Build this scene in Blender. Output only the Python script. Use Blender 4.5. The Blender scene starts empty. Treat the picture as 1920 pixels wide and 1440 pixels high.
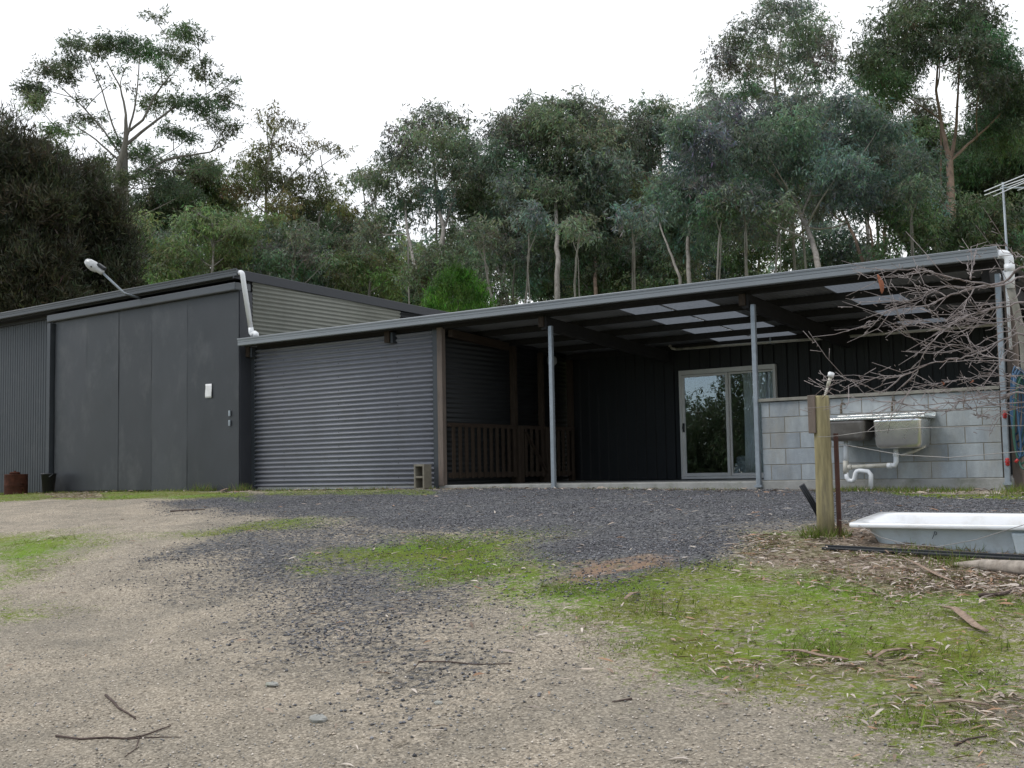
import bpy, math, random
import numpy as np
from mathutils import Vector, Matrix
random.seed(7)
S = bpy.context.scene
COL = S.collection
rad = math.radians

# ------------------------------------------------------------------ camera
FPX = 2214.6                      # focal length in pixels of a 1920 wide picture
CAM = np.array([6.332, -14.113, 0.154])
PIT, ROL, YAW = 0.0759, -0.0184, 0.628
cF = np.array([-math.sin(YAW)*math.cos(PIT), math.cos(YAW)*math.cos(PIT), math.sin(PIT)])
_R = np.array([math.cos(YAW), math.sin(YAW), 0.0]); _U = np.cross(_R, cF)
cR = math.cos(ROL)*_R + math.sin(ROL)*_U
cU = -math.sin(ROL)*_R + math.cos(ROL)*_U
cam_d = bpy.data.cameras.new('camera'); cam = bpy.data.objects.new('camera', cam_d); COL.objects.link(cam)
cam_d.sensor_width = 36; cam_d.lens = 36*FPX/1920; cam_d.clip_end = 2000; cam_d.clip_start = 0.05
cam.matrix_world = Matrix(((cR[0], cU[0], -cF[0], CAM[0]), (cR[1], cU[1], -cF[1], CAM[1]), (cR[2], cU[2], -cF[2], CAM[2]), (0, 0, 0, 1)))
S.camera = cam

# ------------------------------------------------------------------ world
SUN_DIR = Vector((-0.55, -0.50, 0.95)).normalized()
w = bpy.data.worlds.new('World'); S.world = w; w.use_nodes = True
nt = w.node_tree; nt.nodes.clear()
def WN(t, **k):
    n = nt.nodes.new(t)
    for a, b in k.items(): setattr(n, a, b)
    return n
sky = WN('ShaderNodeTexSky', sky_type='NISHITA', sun_disc=False); sky.dust_density = 0.0; sky.ozone_density = 3.0; sky.air_density = 0.9
sky.sun_elevation = math.asin(SUN_DIR.z); sky.sun_rotation = math.atan2(SUN_DIR.x, SUN_DIR.y)
tc = WN('ShaderNodeTexCoord'); sep = WN('ShaderNodeSeparateXYZ'); nt.links.new(tc.outputs['Generated'], sep.inputs[0])
noi = WN('ShaderNodeTexNoise'); noi.inputs['Scale'].default_value = 2.2; noi.inputs['Detail'].default_value = 6
nt.links.new(tc.outputs['Generated'], noi.inputs['Vector'])
back = WN('ShaderNodeMapRange', interpolation_type='SMOOTHSTEP'); back.inputs['From Min'].default_value = -0.2; back.inputs['From Max'].default_value = -0.7
back.inputs['To Min'].default_value = 0.0; back.inputs['To Max'].default_value = 0.72
nt.links.new(sep.outputs['Y'], back.inputs['Value'])
cl = WN('ShaderNodeMapRange', interpolation_type='SMOOTHSTEP'); cl.inputs['From Min'].default_value = 0.62; cl.inputs['From Max'].default_value = 0.5
nt.links.new(noi.outputs['Fac'], cl.inputs['Value'])
mul = WN('ShaderNodeMath', operation='MULTIPLY'); nt.links.new(back.outputs[0], mul.inputs[0]); nt.links.new(cl.outputs[0], mul.inputs[1])
cn = WN('ShaderNodeTexNoise'); cn.inputs['Scale'].default_value = 3.0; cn.inputs['Detail'].default_value = 5
nt.links.new(tc.outputs['Generated'], cn.inputs['Vector'])
cr = WN('ShaderNodeMix', data_type='RGBA'); cr.inputs['A'].default_value = (8.0, 8.4, 9.1, 1); cr.inputs['B'].default_value = (12.0, 12.1, 12.3, 1)
nt.links.new(cn.outputs['Fac'], cr.inputs['Factor'])
mix = WN('ShaderNodeMix', data_type='RGBA')
nt.links.new(mul.outputs[0], mix.inputs['Factor']); nt.links.new(cr.outputs['Result'], mix.inputs['A']); nt.links.new(sky.outputs[0], mix.inputs['B'])
bg = WN('ShaderNodeBackground'); bg.inputs['Strength'].default_value = 0.1
nt.links.new(mix.outputs['Result'], bg.inputs['Color'])
wo = WN('ShaderNodeOutputWorld'); nt.links.new(bg.outputs[0], wo.inputs['Surface'])
sd = bpy.data.lights.new('sun', 'SUN'); sd.energy = 1.4; sd.angle = rad(26); sd.color = (1, 0.96, 0.9)
so = bpy.data.objects.new('sun', sd); COL.objects.link(so); so.rotation_euler = (-SUN_DIR).to_track_quat('-Z', 'Y').to_euler()
S.view_settings.view_transform = 'Standard'; S.view_settings.look = 'None'; S.view_settings.gamma = 1.0
S.view_settings.use_curve_mapping = False; S.view_settings.exposure = 0.30
S.cycles.max_bounces = 8; S.cycles.transparent_max_bounces = 12

# ------------------------------------------------------------------ helpers
def ray(u, v): return cF + cR*(u-960)/FPX - cU*(v-720)/FPX
def on(u, v, ax, val):            # where the sight line of a photo pixel meets a plane
    d = ray(u, v); i = 'XYZ'.index(ax); return CAM + d*((val-CAM[i])/d[i])
def at(u, v, depth): return CAM + ray(u, v)*depth
def proj(P):
    d = np.asarray(P) - CAM; z = d@cF
    return 960+FPX*(d@cR)/z, 720-FPX*(d@cU)/z, z
_rs = np.random.RandomState(3); _NG = _rs.rand(256, 256)
def vnoise(x, y, s):
    x = np.asarray(x)*s+1000.0; y = np.asarray(y)*s+1000.0
    xi = np.floor(x).astype(int); yi = np.floor(y).astype(int); fx = x-xi; fy = y-yi
    fx = fx*fx*(3-2*fx); fy = fy*fy*(3-2*fy)
    g = lambda a, b: _NG[a % 256, b % 256]
    return (g(xi, yi)*(1-fx)+g(xi+1, yi)*fx)*(1-fy)+(g(xi, yi+1)*(1-fx)+g(xi+1, yi+1)*fx)*fy
def ground(x, y):
    x = np.asarray(x, float); y = np.asarray(y, float)
    yn = np.clip(y, -17, 0); z = -0.055+0.0259*yn-0.00526*yn**2
    z = z-0.2*np.clip(-17-y, 0, 25)**0.9*0.6
    z = z-0.011*np.clip(x+4, 0, 9)*np.exp(-(np.minimum(y, 0)/3.0)**2)*(y < 3)
    z = z+0.10*np.clip(y-9, 0, 60)+0.16*np.clip(-x-26, 0, 90)*np.clip((y-5)/20, 0, 1)
    z = z-0.085*np.exp(-((x-4.6)/1.3)**2-((y+6.15)/0.55)**2)
    nearb = np.clip((-y-0.15)/0.8, 0, 1)
    z = z+nearb*((vnoise(x, y, 0.45)-0.5)*0.10+(vnoise(x, y, 1.9)-0.5)*0.035+(vnoise(x, y, 7.0)-0.5)*0.012)
    return z
def G(u, v):                      # photo pixel -> point on the ground
    d = ray(u, v); lo, hi = 1.0, 60.0
    n = 400; t = np.linspace(1.0, 40, n); P = CAM[None]+d[None]*t[:, None]
    below = P[:, 2] < ground(P[:, 0], P[:, 1])
    if not below.any(): return on(u, v, 'Y', -0.05)
    i = int(np.argmax(below)); lo, hi = t[max(i-1, 0)], t[i]
    for _ in range(25):
        m = (lo+hi)/2; p = CAM+d*m
        if p[2] < float(ground(p[0], p[1])): hi = m
        else: lo = m
    return CAM+d*hi

ORG = {}
def tag(o, label=None, cat=None, group=None, kind=None):
    for k, v in (('label', label), ('category', cat), ('group', group), ('kind', kind)):
        if v: o[k] = v
    return o
def thing(name, label, cat, loc, group=None):
    o = bpy.data.objects.new(name, None); COL.objects.link(o); o.location = [float(a) for a in loc]; o.empty_display_size = 0.2
    ORG[o.name] = np.array([float(a) for a in loc]); return tag(o, label, cat, group)
class MB:
    def __init__(s): s.v = []; s.f = []; s.sm = []; s.c = []
    def add(s, vs, fs, smooth=False, col=None):
        b = len(s.v); s.v += [tuple(float(a) for a in p) for p in vs]; s.f += [tuple(i+b for i in f) for f in fs]; s.sm += [smooth]*len(fs)
        s.c += [col if col is not None else (1, 1, 1)]*len(vs); return s
    def box(s, a, b, col=None, M=None):
        x0, y0, z0 = [min(p, q) for p, q in zip(a, b)]; x1, y1, z1 = [max(p, q) for p, q in zip(a, b)]
        vs = [(x0, y0, z0), (x1, y0, z0), (x1, y1, z0), (x0, y1, z0), (x0, y0, z1), (x1, y0, z1), (x1, y1, z1), (x0, y1, z1)]
        if M is not None: vs = [tuple(M @ Vector(p)) for p in vs]
        return s.add(vs, [(0, 3, 2, 1), (4, 5, 6, 7), (0, 1, 5, 4), (1, 2, 6, 5), (2, 3, 7, 6), (3, 0, 4, 7)], False, col)
    def bar(s, p, q, w, h, up=(0, 0, 1), col=None):       # rectangular bar from p to q
        p = Vector(p); q = Vector(q); d = (q-p).normalized(); sd = d.cross(Vector(up)).normalized(); u = sd.cross(d)
        vs = [e+sd*a*w/2+u*b*h/2 for e in (p, q) for a, b in ((-1, -1), (1, -1), (1, 1), (-1, 1))]
        return s.add(vs, [(0, 1, 2, 3), (7, 6, 5, 4), (0, 4, 5, 1), (1, 5, 6, 2), (2, 6, 7, 3), (3, 7, 4, 0)], False, col)
    def tube(s, pts, r, n=8, cap=True, smooth=True, col=None):
        pts = [Vector(p) for p in pts]; N = len(pts); rr = r if hasattr(r, '__len__') else [r]*N
        vs = []; ref = None
        for i, p in enumerate(pts):
            t = (pts[min(i+1, N-1)]-pts[max(i-1, 0)])
            t = t.normalized() if t.length > 1e-9 else Vector((0, 0, 1))
            if ref is None: ref = Vector((0, 0, 1)) if abs(t.z) < 0.9 else Vector((1, 0, 0))
            a = (ref-t*ref.dot(t)).normalized(); b = t.cross(a); ref = a
            for k in range(n):
                an = 2*math.pi*k/n; vs.append(p+(a*math.cos(an)+b*math.sin(an))*rr[i])
        fs = [(i*n+k, i*n+(k+1) % n, (i+1)*n+(k+1) % n, (i+1)*n+k) for i in range(N-1) for k in range(n)]
        s.add(vs, fs, smooth, col)
        if cap:
            b = len(s.v)-len(vs); s.f.append(tuple(b+k for k in range(n))[::-1]); s.f.append(tuple(b+(N-1)*n+k for k in range(n))); s.sm += [False, False]
        return s
    def lathe(s, c, prof, n=24, axis=None, col=None, smooth=True):
        c = Vector(c); vs = []
        for r, z in prof:
            for k in range(n):
                a = 2*math.pi*k/n; p = Vector((r*math.cos(a), r*math.sin(a), z))
                vs.append(c+(axis @ p if axis is not None else p))
        N = len(prof); fs = [(i*n+k, i*n+(k+1) % n, (i+1)*n+(k+1) % n, (i+1)*n+k) for i in range(N-1) for k in range(n)]
        s.add(vs, fs, smooth, col); b = len(s.v)-len(vs)
        if prof[0][0] > 1e-4: s.f.append(tuple(b+k for k in range(n))[::-1]); s.sm.append(False)
        if prof[-1][0] > 1e-4: s.f.append(tuple(b+(N-1)*n+k for k in range(n))); s.sm.append(False)
        return s
    def grid(s, rows, smooth=True, col=None):             # rows of equal length
        n = len(rows[0]); vs = [p for r in rows for p in r]
        return s.add(vs, [(i*n+k, i*n+k+1, (i+1)*n+k+1, (i+1)*n+k) for i in range(len(rows)-1) for k in range(n-1)], smooth, col)
    def build(s, name, mat, parent=None, bevel=0, thick=0):
        me = bpy.data.meshes.new(name); root = parent
        off = ORG.get(parent.name, np.zeros(3)) if parent is not None else np.zeros(3)
        vs = np.array(s.v)-off
        me.from_pydata([tuple(p) for p in vs], [], s.f); me.polygons.foreach_set('use_smooth', s.sm)
        if any(c != (1, 1, 1) for c in s.c):
            ca = me.color_attributes.new('tint', 'FLOAT_COLOR', 'POINT'); ca.data.foreach_set('color', np.array([(*c, 1) for c in s.c], dtype=np.float32).ravel())
        me.materials.append(mat); me.update()
        o = bpy.data.objects.new(name, me); COL.objects.link(o)
        if parent is not None: o.parent = parent; ORG[o.name] = off
        if thick: m = o.modifiers.new('solid', 'SOLIDIFY'); m.thickness = thick; m.offset = 0
        if bevel: m = o.modifiers.new('bevel', 'BEVEL'); m.width = bevel; m.segments = 2; m.limit_method = 'ANGLE'
        return o

# ------------------------------------------------------------------ materials
def new_mat(name):
    m = bpy.data.materials.new(name); m.use_nodes = True; t = m.node_tree; return m, t, t.nodes['Principled BSDF']
def N(t, ty, **k):
    n = t.nodes.new(ty)
    for a, b in k.items():
        if a.startswith('_'): n.inputs[a[1:].replace('_', ' ')].default_value = b
        else: setattr(n, a, b)
    return n
def mat(name, col, rough=0.6, metal=0.0, spec=0.4, var=0.25, scale=3.0, dirt=None, dirt_amt=0.0, dirt_scale=1.2, bump=0.0, bump_scale=60, tint=False, stretch=(1, 1, 1), coat=0.0):
    m, t, b = new_mat(name); L = t.links.new
    tcn = N(t, 'ShaderNodeTexCoord'); mp = N(t, 'ShaderNodeMapping'); mp.inputs['Scale'].default_value = stretch; L(tcn.outputs['Object'], mp.inputs['Vector'])
    n1 = N(t, 'ShaderNodeTexNoise', _Scale=scale, _Detail=6.0, _Roughness=0.65); L(mp.outputs[0], n1.inputs['Vector'])
    mr = N(t, 'ShaderNodeMapRange'); mr.inputs['From Min'].default_value = 0.3; mr.inputs['From Max'].default_value = 0.7
    mr.inputs['To Min'].default_value = 1-var; mr.inputs['To Max'].default_value = 1+var; L(n1.outputs['Fac'], mr.inputs['Value'])
    mx = N(t, 'ShaderNodeMix', data_type='RGBA', blend_type='MULTIPLY'); mx.inputs['Factor'].default_value = 1; mx.inputs['A'].default_value = (*col, 1)
    L(mr.outputs[0], mx.inputs['B']); out = mx.outputs['Result']
    if tint:
        at_ = N(t, 'ShaderNodeAttribute', attribute_name='tint'); m2 = N(t, 'ShaderNodeMix', data_type='RGBA', blend_type='MULTIPLY'); m2.inputs['Factor'].default_value = 1
        L(out, m2.inputs['A']); L(at_.outputs['Color'], m2.inputs['B']); out = m2.outputs['Result']
    if dirt:
        n2 = N(t, 'ShaderNodeTexNoise', _Scale=dirt_scale, _Detail=8.0, _Roughness=0.7); L(mp.outputs[0], n2.inputs['Vector'])
        r2 = N(t, 'ShaderNodeMapRange', interpolation_type='SMOOTHSTEP'); r2.inputs['From Min'].default_value = 0.48; r2.inputs['From Max'].default_value = 0.72; r2.inputs['To Max'].default_value = dirt_amt
        L(n2.outputs['Fac'], r2.inputs['Value']); m3 = N(t, 'ShaderNodeMix', data_type='RGBA'); L(r2.outputs[0], m3.inputs['Factor']); L(out, m3.inputs['A']); m3.inputs['B'].default_value = (*dirt, 1); out = m3.outputs['Result']
    L(out, b.inputs['Base Color']); b.inputs['Roughness'].default_value = rough; b.inputs['Metallic'].default_value = metal; b.inputs['Specular IOR Level'].default_value = spec
    b.inputs['Coat Weight'].default_value = coat
    rr = N(t, 'ShaderNodeMapRange'); rr.inputs['To Min'].default_value = max(0.03, rough-0.1); rr.inputs['To Max'].default_value = min(1, rough+0.12); L(n1.outputs['Fac'], rr.inputs['Value']); L(rr.outputs[0], b.inputs['Roughness'])
    if bump:
        n3 = N(t, 'ShaderNodeTexNoise', _Scale=bump_scale, _Detail=4.0); L(mp.outputs[0], n3.inputs['Vector'])
        bp = N(t, 'ShaderNodeBump', _Strength=bump, _Distance=0.01); L(n3.outputs['Fac'], bp.inputs['Height']); L(bp.outputs[0], b.inputs['Normal'])
    return m
M = {}
M['colorbond'] = mat('charcoal_steel', (0.036, 0.042, 0.049), 0.42, 0, 0.45, 0.12, 1.5, (0.10, 0.10, 0.10), 0.25, 2.0)
M['door'] = mat('charcoal_door_steel', (0.031, 0.034, 0.038), 0.42, 0, 0.45, 0.24, 0.9, (0.070, 0.072, 0.074), 0.7, 1.5, 0.16, 3, stretch=(1, 1, 0.6), tint=True)
M['corr'] = mat('charcoal_corrugated', (0.20, 0.208, 0.235), 0.5, 0.0, 0.5, 0.06, 2.0, (0.13, 0.12, 0.10), 0.2, 3)
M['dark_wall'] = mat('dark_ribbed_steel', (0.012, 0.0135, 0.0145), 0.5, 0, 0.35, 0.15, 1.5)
M['cream'] = mat('olive_cream_corrugated', (0.185, 0.19, 0.165), 0.5, 0, 0.4, 0.1, 1.2, (0.10, 0.10, 0.085), 0.4, 1.5)
M['gutter'] = mat('grey_gutter_steel', (0.215, 0.235, 0.255), 0.38, 0, 0.5, 0.08, 1.0, (0.1, 0.1, 0.1), 0.2, 4)
M['gutter_dark'] = mat('charcoal_gutter_steel', (0.066, 0.073, 0.082), 0.4, 0, 0.5, 0.08, 1.0)
M['barge'] = mat('charcoal_flashing', (0.036, 0.039, 0.047), 0.5, 0, 0.4, 0.1, 2)
M['pvc'] = mat('white_pvc', (0.72, 0.74, 0.76), 0.35, 0, 0.5, 0.05, 3, (0.45, 0.43, 0.36), 0.35, 5)
M['pvc_old'] = mat('stained_pvc', (0.50, 0.48, 0.42), 0.5, 0, 0.4, 0.15, 6, (0.20, 0.19, 0.14), 0.7, 9)
M['galv'] = mat('galvanised_steel', (0.28, 0.315, 0.345), 0.42, 0.35, 0.5, 0.15, 14, (0.22, 0.24, 0.26), 0.6, 6)
M['timber'] = mat('brown_timber', (0.042, 0.030, 0.021), 0.75, 0, 0.25, 0.35, 5, (0.05, 0.035, 0.025), 0.5, 4, 0.3, 30, stretch=(6, 6, 1))
M['timber_x'] = mat('brown_timber_rail', (0.040, 0.028, 0.020), 0.75, 0, 0.25, 0.35, 5, (0.05, 0.035, 0.025), 0.5, 4, 0.3, 30, stretch=(6, 1, 6))
M['timber_grey'] = mat('weathered_timber', (0.165, 0.135, 0.115), 0.85, 0, 0.2, 0.35, 5, (0.10, 0.06, 0.045), 0.6, 5, 0.4, 40, stretch=(7, 7, 0.8))
M['beam'] = mat('dark_timber_beam', (0.026, 0.025, 0.0245), 0.8, 0, 0.2, 0.3, 6, stretch=(5, 1, 5))
M['roof_under'] = mat('roof_sheet', (0.21, 0.217, 0.225), 0.45, 0.2, 0.4, 0.15, 2)
M['concrete'] = mat('concrete', (0.30, 0.30, 0.285), 0.9, 0, 0.2, 0.2, 4, (0.14, 0.15, 0.10), 0.6, 3, 0.4, 50)
M['block'] = mat('concrete_block', (0.325, 0.355, 0.372), 0.9, 0, 0.2, 0.2, 7, (0.31, 0.285, 0.235), 0.5, 2.2, 0.6, 110, tint=True, stretch=(1, 1, 0.45))
M['mortar'] = mat('mortar', (0.26, 0.24, 0.20), 0.95, 0, 0.1, 0.2, 12, (0.10, 0.10, 0.07), 0.6, 6, 0.3, 90)
M['capping'] = mat('weathered_capping', (0.235, 0.225, 0.195), 0.9, 0, 0.2, 0.25, 7, (0.13, 0.13, 0.09), 0.6, 4, 0.3, 60)
M['alu'] = mat('cream_aluminium', (0.58, 0.57, 0.54), 0.4, 0.1, 0.5, 0.06, 4)
M['stainless'] = mat('dented_stainless', (0.78, 0.77, 0.74), 0.26, 1.0, 0.5, 0.10, 3, (0.66, 0.66, 0.66), 0.6, 8, 0.45, 4)
M['stain_dull'] = mat('dull_stainless', (0.17, 0.155, 0.14), 0.45, 0.5, 0.5, 0.25, 5, (0.38, 0.37, 0.35), 0.3, 9, 0.2, 20)
M['brass'] = mat('old_brass', (0.14, 0.12, 0.09), 0.5, 0.6, 0.5, 0.3, 20)
M['rust'] = mat('rusty_steel', (0.060, 0.022, 0.013), 0.85, 0.1, 0.2, 0.5, 7, (0.035, 0.018, 0.014), 0.8, 4, 0.4, 50)
M['rust_red'] = mat('rusty_picket', (0.075, 0.036, 0.028), 0.7, 0.1, 0.3, 0.3, 9, (0.03, 0.018, 0.015), 0.5, 14, 0.3, 60)
M['black'] = mat('black_plastic', (0.017, 0.019, 0.022), 0.45, 0, 0.4, 0.2, 6)
M['enamel'] = mat('white_enamel', (0.82, 0.84, 0.86), 0.18, 0, 0.5, 0.03, 3, (0.50, 0.46, 0.38), 0.35, 5, coat=0.3)
M['enamel_out'] = mat('painted_tub_outside', (0.50, 0.57, 0.61), 0.55, 0, 0.35, 0.1, 3, (0.34, 0.36, 0.35), 0.5, 4, 0.1, 30)
M['paper'] = mat('paper', (0.72, 0.72, 0.72), 0.8, 0, 0.2, 0.06, 20)
M['ink'] = mat('ink', (0.25, 0.16, 0.17), 0.9)
M['marker'] = mat('marker', (0.06, 0.07, 0.09), 0.9)
M['lamp_glass'] = mat('frosted_lamp_bowl', (0.42, 0.43, 0.44), 0.25, 0, 0.6, 0.1, 8, (0.2, 0.2, 0.18), 0.5, 9)
M['hose_blue'] = mat('blue_hose', (0.035, 0.09, 0.17), 0.4, 0, 0.5, 0.15, 4)
M['hose_green'] = mat('green_hose', (0.03, 0.10, 0.07), 0.45, 0, 0.5, 0.15, 4)
M['red'] = mat('red_plastic', (0.42, 0.03, 0.03), 0.4, 0, 0.5, 0.15, 8)
M['wire'] = mat('fence_wire', (0.28, 0.27, 0.26), 0.5, 0.6, 0.5, 0.2, 10)
M['bark_bare'] = mat('grey_twig_bark', (0.235, 0.205, 0.20), 0.7, 0, 0.35, 0.45, 12, (0.15, 0.10, 0.085), 0.8, 7, 0.3, 60)
M['stick'] = mat('stick_bark', (0.085, 0.062, 0.055), 0.85, 0, 0.2, 0.4, 20)
M['rock'] = mat('pale_stone', (0.30, 0.30, 0.28), 0.9, 0, 0.2, 0.3, 12, (0.12, 0.15, 0.06), 0.5, 8, 0.6, 40)
M['bark_strip'] = mat('shed_bark', (0.27, 0.20, 0.155), 0.85, 0, 0.2, 0.4, 9, (0.10, 0.06, 0.04), 0.6, 6, 0.3, 50, stretch=(3, 3, 1))
M['dead_leaf'] = mat('dead_leaf', (0.27, 0.10, 0.055), 0.7, 0, 0.3, 0.3, 20)
M['curtain'] = mat('curtain', (0.86, 0.88, 0.90), 0.9, 0, 0.1, 0.08, 4)
M['blanket'] = mat('blanket', (0.60, 0.66, 0.72), 0.95, 0, 0.1, 0.5, 16, (0.05, 0.06, 0.08), 0.8, 10)
M['room'] = mat('dark_room', (0.10, 0.09, 0.08), 0.9)
# post with green-yellow algae
M['post'] = mat('treated_pine_post', (0.27, 0.235, 0.13), 0.85, 0, 0.2, 0.45, 4, (0.105, 0.095, 0.075), 0.85, 2.4, 0.4, 40, stretch=(4, 4, 0.5))
# skylight sheet
m, t, b = new_mat('clear_roof_sheet'); L = t.links.new
tr = N(t, 'ShaderNodeBsdfTranslucent'); tr.inputs['Color'].default_value = (0.30, 0.315, 0.335, 1)
tp = N(t, 'ShaderNodeBsdfTransparent'); tp.inputs['Color'].default_value = (0.30, 0.315, 0.335, 1)
ns = N(t, 'ShaderNodeTexNoise', _Scale=9.0, _Detail=6.0); tcx = N(t, 'ShaderNodeTexCoord'); L(tcx.outputs['Object'], ns.inputs['Vector'])
mr = N(t, 'ShaderNodeMapRange'); mr.inputs['From Min'].default_value = 0.35; mr.inputs['From Max'].default_value = 0.7; mr.inputs['To Min'].default_value = 0.04; mr.inputs['To Max'].default_value = 0.3; L(ns.outputs['Fac'], mr.inputs['Value'])
ms = N(t, 'ShaderNodeMixShader'); L(mr.outputs[0], ms.inputs[0]); L(tr.outputs[0], ms.inputs[1]); L(tp.outputs[0], ms.inputs[2]); L(ms.outputs[0], t.nodes['Material Output'].inputs['Surface']); M['skylight'] = m
# window glass
m, t, b = new_mat('window_glass'); L = t.links.new
gl = N(t, 'ShaderNodeBsdfGlossy', _Roughness=0.0); gl.inputs['Color'].default_value = (0.9, 0.95, 1, 1)
tp = N(t, 'ShaderNodeBsdfTransparent'); tp.inputs['Color'].default_value = (0.9, 0.92, 0.92, 1)
fr = N(t, 'ShaderNodeFresnel', _IOR=1.5); ad = N(t, 'ShaderNodeMath', operation='MULTIPLY_ADD'); ad.inputs[1].default_value = 1.0; ad.inputs[2].default_value = 0.11; L(fr.outputs[0], ad.inputs[0])
ms = N(t, 'ShaderNodeMixShader'); L(ad.outputs[0], ms.inputs[0]); L(tp.outputs[0], ms.inputs[1]); L(gl.outputs[0], ms.inputs[2]); L(ms.outputs[0], t.nodes['Material Output'].inputs['Surface']); M['glass'] = m
# leaves: the tint attribute holds each leaf's own colour
def leaf_mat(name, trans=0.38, rough=0.5, spec=0.35):
    m, t, b = new_mat(name); L = t.links.new
    a = N(t, 'ShaderNodeAttribute', attribute_name='tint'); L(a.outputs['Color'], b.inputs['Base Color']); b.inputs['Roughness'].default_value = rough; b.inputs['Specular IOR Level'].default_value = spec
    if trans:
        tr = N(t, 'ShaderNodeBsdfTranslucent'); L(a.outputs['Color'], tr.inputs['Color']); ms = N(t, 'ShaderNodeMixShader'); ms.inputs[0].default_value = trans
        L(b.outputs[0], ms.inputs[1]); L(tr.outputs[0], ms.inputs[2]); L(ms.outputs[0], t.nodes['Material Output'].inputs['Surface'])
    return m
M['leaf'] = leaf_mat('foliage'); M['litter'] = leaf_mat('leaf_litter', 0.05, 0.7, 0.2); M['grass'] = leaf_mat('grass_blades', 0.25, 0.6, 0.25); M['stone'] = leaf_mat('gravel_stones', 0, 0.8, 0.3)
def bark(name, c1, c2, sc=2.0):
    return mat(name, c1, 0.85, 0, 0.2, 0.3, sc, c2, 0.85, sc*0.8, 0.4, 8, stretch=(3, 3, 0.6))
M['bark_pale'] = bark('pale_gum_bark', (0.225, 0.208, 0.188), (0.095, 0.08, 0.066)); M['bark_tan'] = bark('tan_gum_bark', (0.19, 0.135, 0.10), (0.075, 0.055, 0.042)); M['bark_dark'] = bark('dark_bark', (0.10, 0.085, 0.07), (0.05, 0.04, 0.03)); M['bark_grey'] = bark('grey_bark', (0.20, 0.185, 0.165), (0.09, 0.075, 0.06))

# ------------------------------------------------------------------ ground sheet
def inpoly(px, py, poly):         # signed distance (positive inside) to a polygon in plan
    poly = np.array(poly); n = len(poly); ins = np.zeros(px.shape, bool); dmin = np.full(px.shape, 1e9)
    for i in range(n):
        x1, y1 = poly[i]; x2, y2 = poly[(i+1) % n]
        c = ((y1 > py) != (y2 > py)) & (px < (x2-x1)*(py-y1)/((y2-y1) if abs(y2-y1) > 1e-12 else 1e-12)+x1); ins ^= c
        dx, dy = x2-x1, y2-y1; tt = np.clip(((px-x1)*dx+(py-y1)*dy)/(dx*dx+dy*dy+1e-12), 0, 1)
        dmin = np.minimum(dmin, np.hypot(px-x1-tt*dx, py-y1-tt*dy))
    return np.where(ins, dmin, -dmin)
def plan(pts): return [tuple(G(u, v)[:2]) for u, v in pts]
PATCH = dict(
 gravel=[(plan([(300, 945), (440, 926), (830, 918), (1200, 916), (1560, 920), (1990, 930), (1990, 968), (1600, 985), (1420, 985), (1385, 1040), (1260, 1105), (1110, 1100), (1010, 1062), (965, 1040), (1010, 1012), (900, 992), (700, 985), (560, 968), (400, 958)]), 0.7, 1.0),
         (plan([(320, 1035), (420, 1000), (530, 1000), (640, 1012), (680, 1060), (570, 1100), (480, 1122), (400, 1095), (335, 1065)]), 0.6, 0.74),
         (plan([(520, 1085), (690, 1085), (800, 1150), (900, 1225), (890, 1290), (800, 1300), (690, 1245), (590, 1190), (520, 1140)]), 0.8, 0.72), (plan([(560, 960), (1020, 985), (1010, 1060), (900, 1180), (950, 1280), (800, 1340), (600, 1250), (300, 1085), (400, 985)]), 0.9, 0.6)],
 moss=[(plan([(620, 1035), (720, 1010), (870, 1000), (1010, 998), (985, 1055), (1015, 1110), (920, 1125), (820, 1090), (700, 1062)]), 0.6, 1.0),
       (plan([(220, 1008), (400, 992), (500, 972), (610, 966), (600, 988), (430, 1008), (300, 1018)]), 0.6, 0.75),
       (plan([(1040, 1130), (1180, 1105), (1300, 1130), (1450, 1165), (1620, 1150), (1990, 1180), (1990, 1390), (1700, 1330), (1560, 1300), (1480, 1255), (1300, 1240), (1180, 1205)]), 0.6, 1.0),
       (plan([(900, 1100), (1400, 1055), (1990, 1075), (1990, 1480), (1520, 1480), (1380, 1340), (1220, 1245), (1000, 1170)]), 0.4, 0.7),
       (plan([(-60, 1010), (130, 990), (210, 1000), (130, 1062), (60, 1090), (-60, 1120)]), 0.6, 0.75), (plan([(-60, 1125), (70, 1120), (85, 1150), (-60, 1185)]), 0.6, 0.8),
       (plan([(-60, 920), (480, 922), (500, 940), (-60, 945)]), 0.3, 0.75), (plan([(500, 918), (830, 918), (830, 926), (500, 930)]), 0.1, 0.6),
       (plan([(1640, 922), (1990, 922), (1990, 945), (1740, 935)]), 0.2, 0.9), (plan([(520, 1060), (680, 1060), (700, 1090), (560, 1100)]), 0.2, 0.5), (plan([(1400, 985), (1560, 990), (1700, 1030), (1990, 1045), (1990, 1080), (1400, 1060)]), 0.3, 0.75)],
 litter=[(plan([(1400, 1000), (1540, 1000), (1680, 1040), (1990, 1050), (1990, 1135), (1750, 1120), (1560, 1100), (1410, 1060)]), 0.3, 1.0),
         (plan([(1470, 1225), (1650, 1200), (1720, 1260), (1800, 1320), (1990, 1330), (1990, 1410), (1760, 1375), (1620, 1290)]), 0.25, 0.9),
         (plan([(70, 920), (200, 922), (200, 935), (70, 935)]), 0.1, 0.8), (plan([(1550, 985), (1990, 975), (1990, 1055), (1700, 1045), (1550, 1030)]), 0.2, 0.9)],
 orange=[(plan([(1010, 1050), (1100, 1052), (1250, 1075), (1180, 1100), (1080, 1085)]), 0.2, 0.8)])
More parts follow.
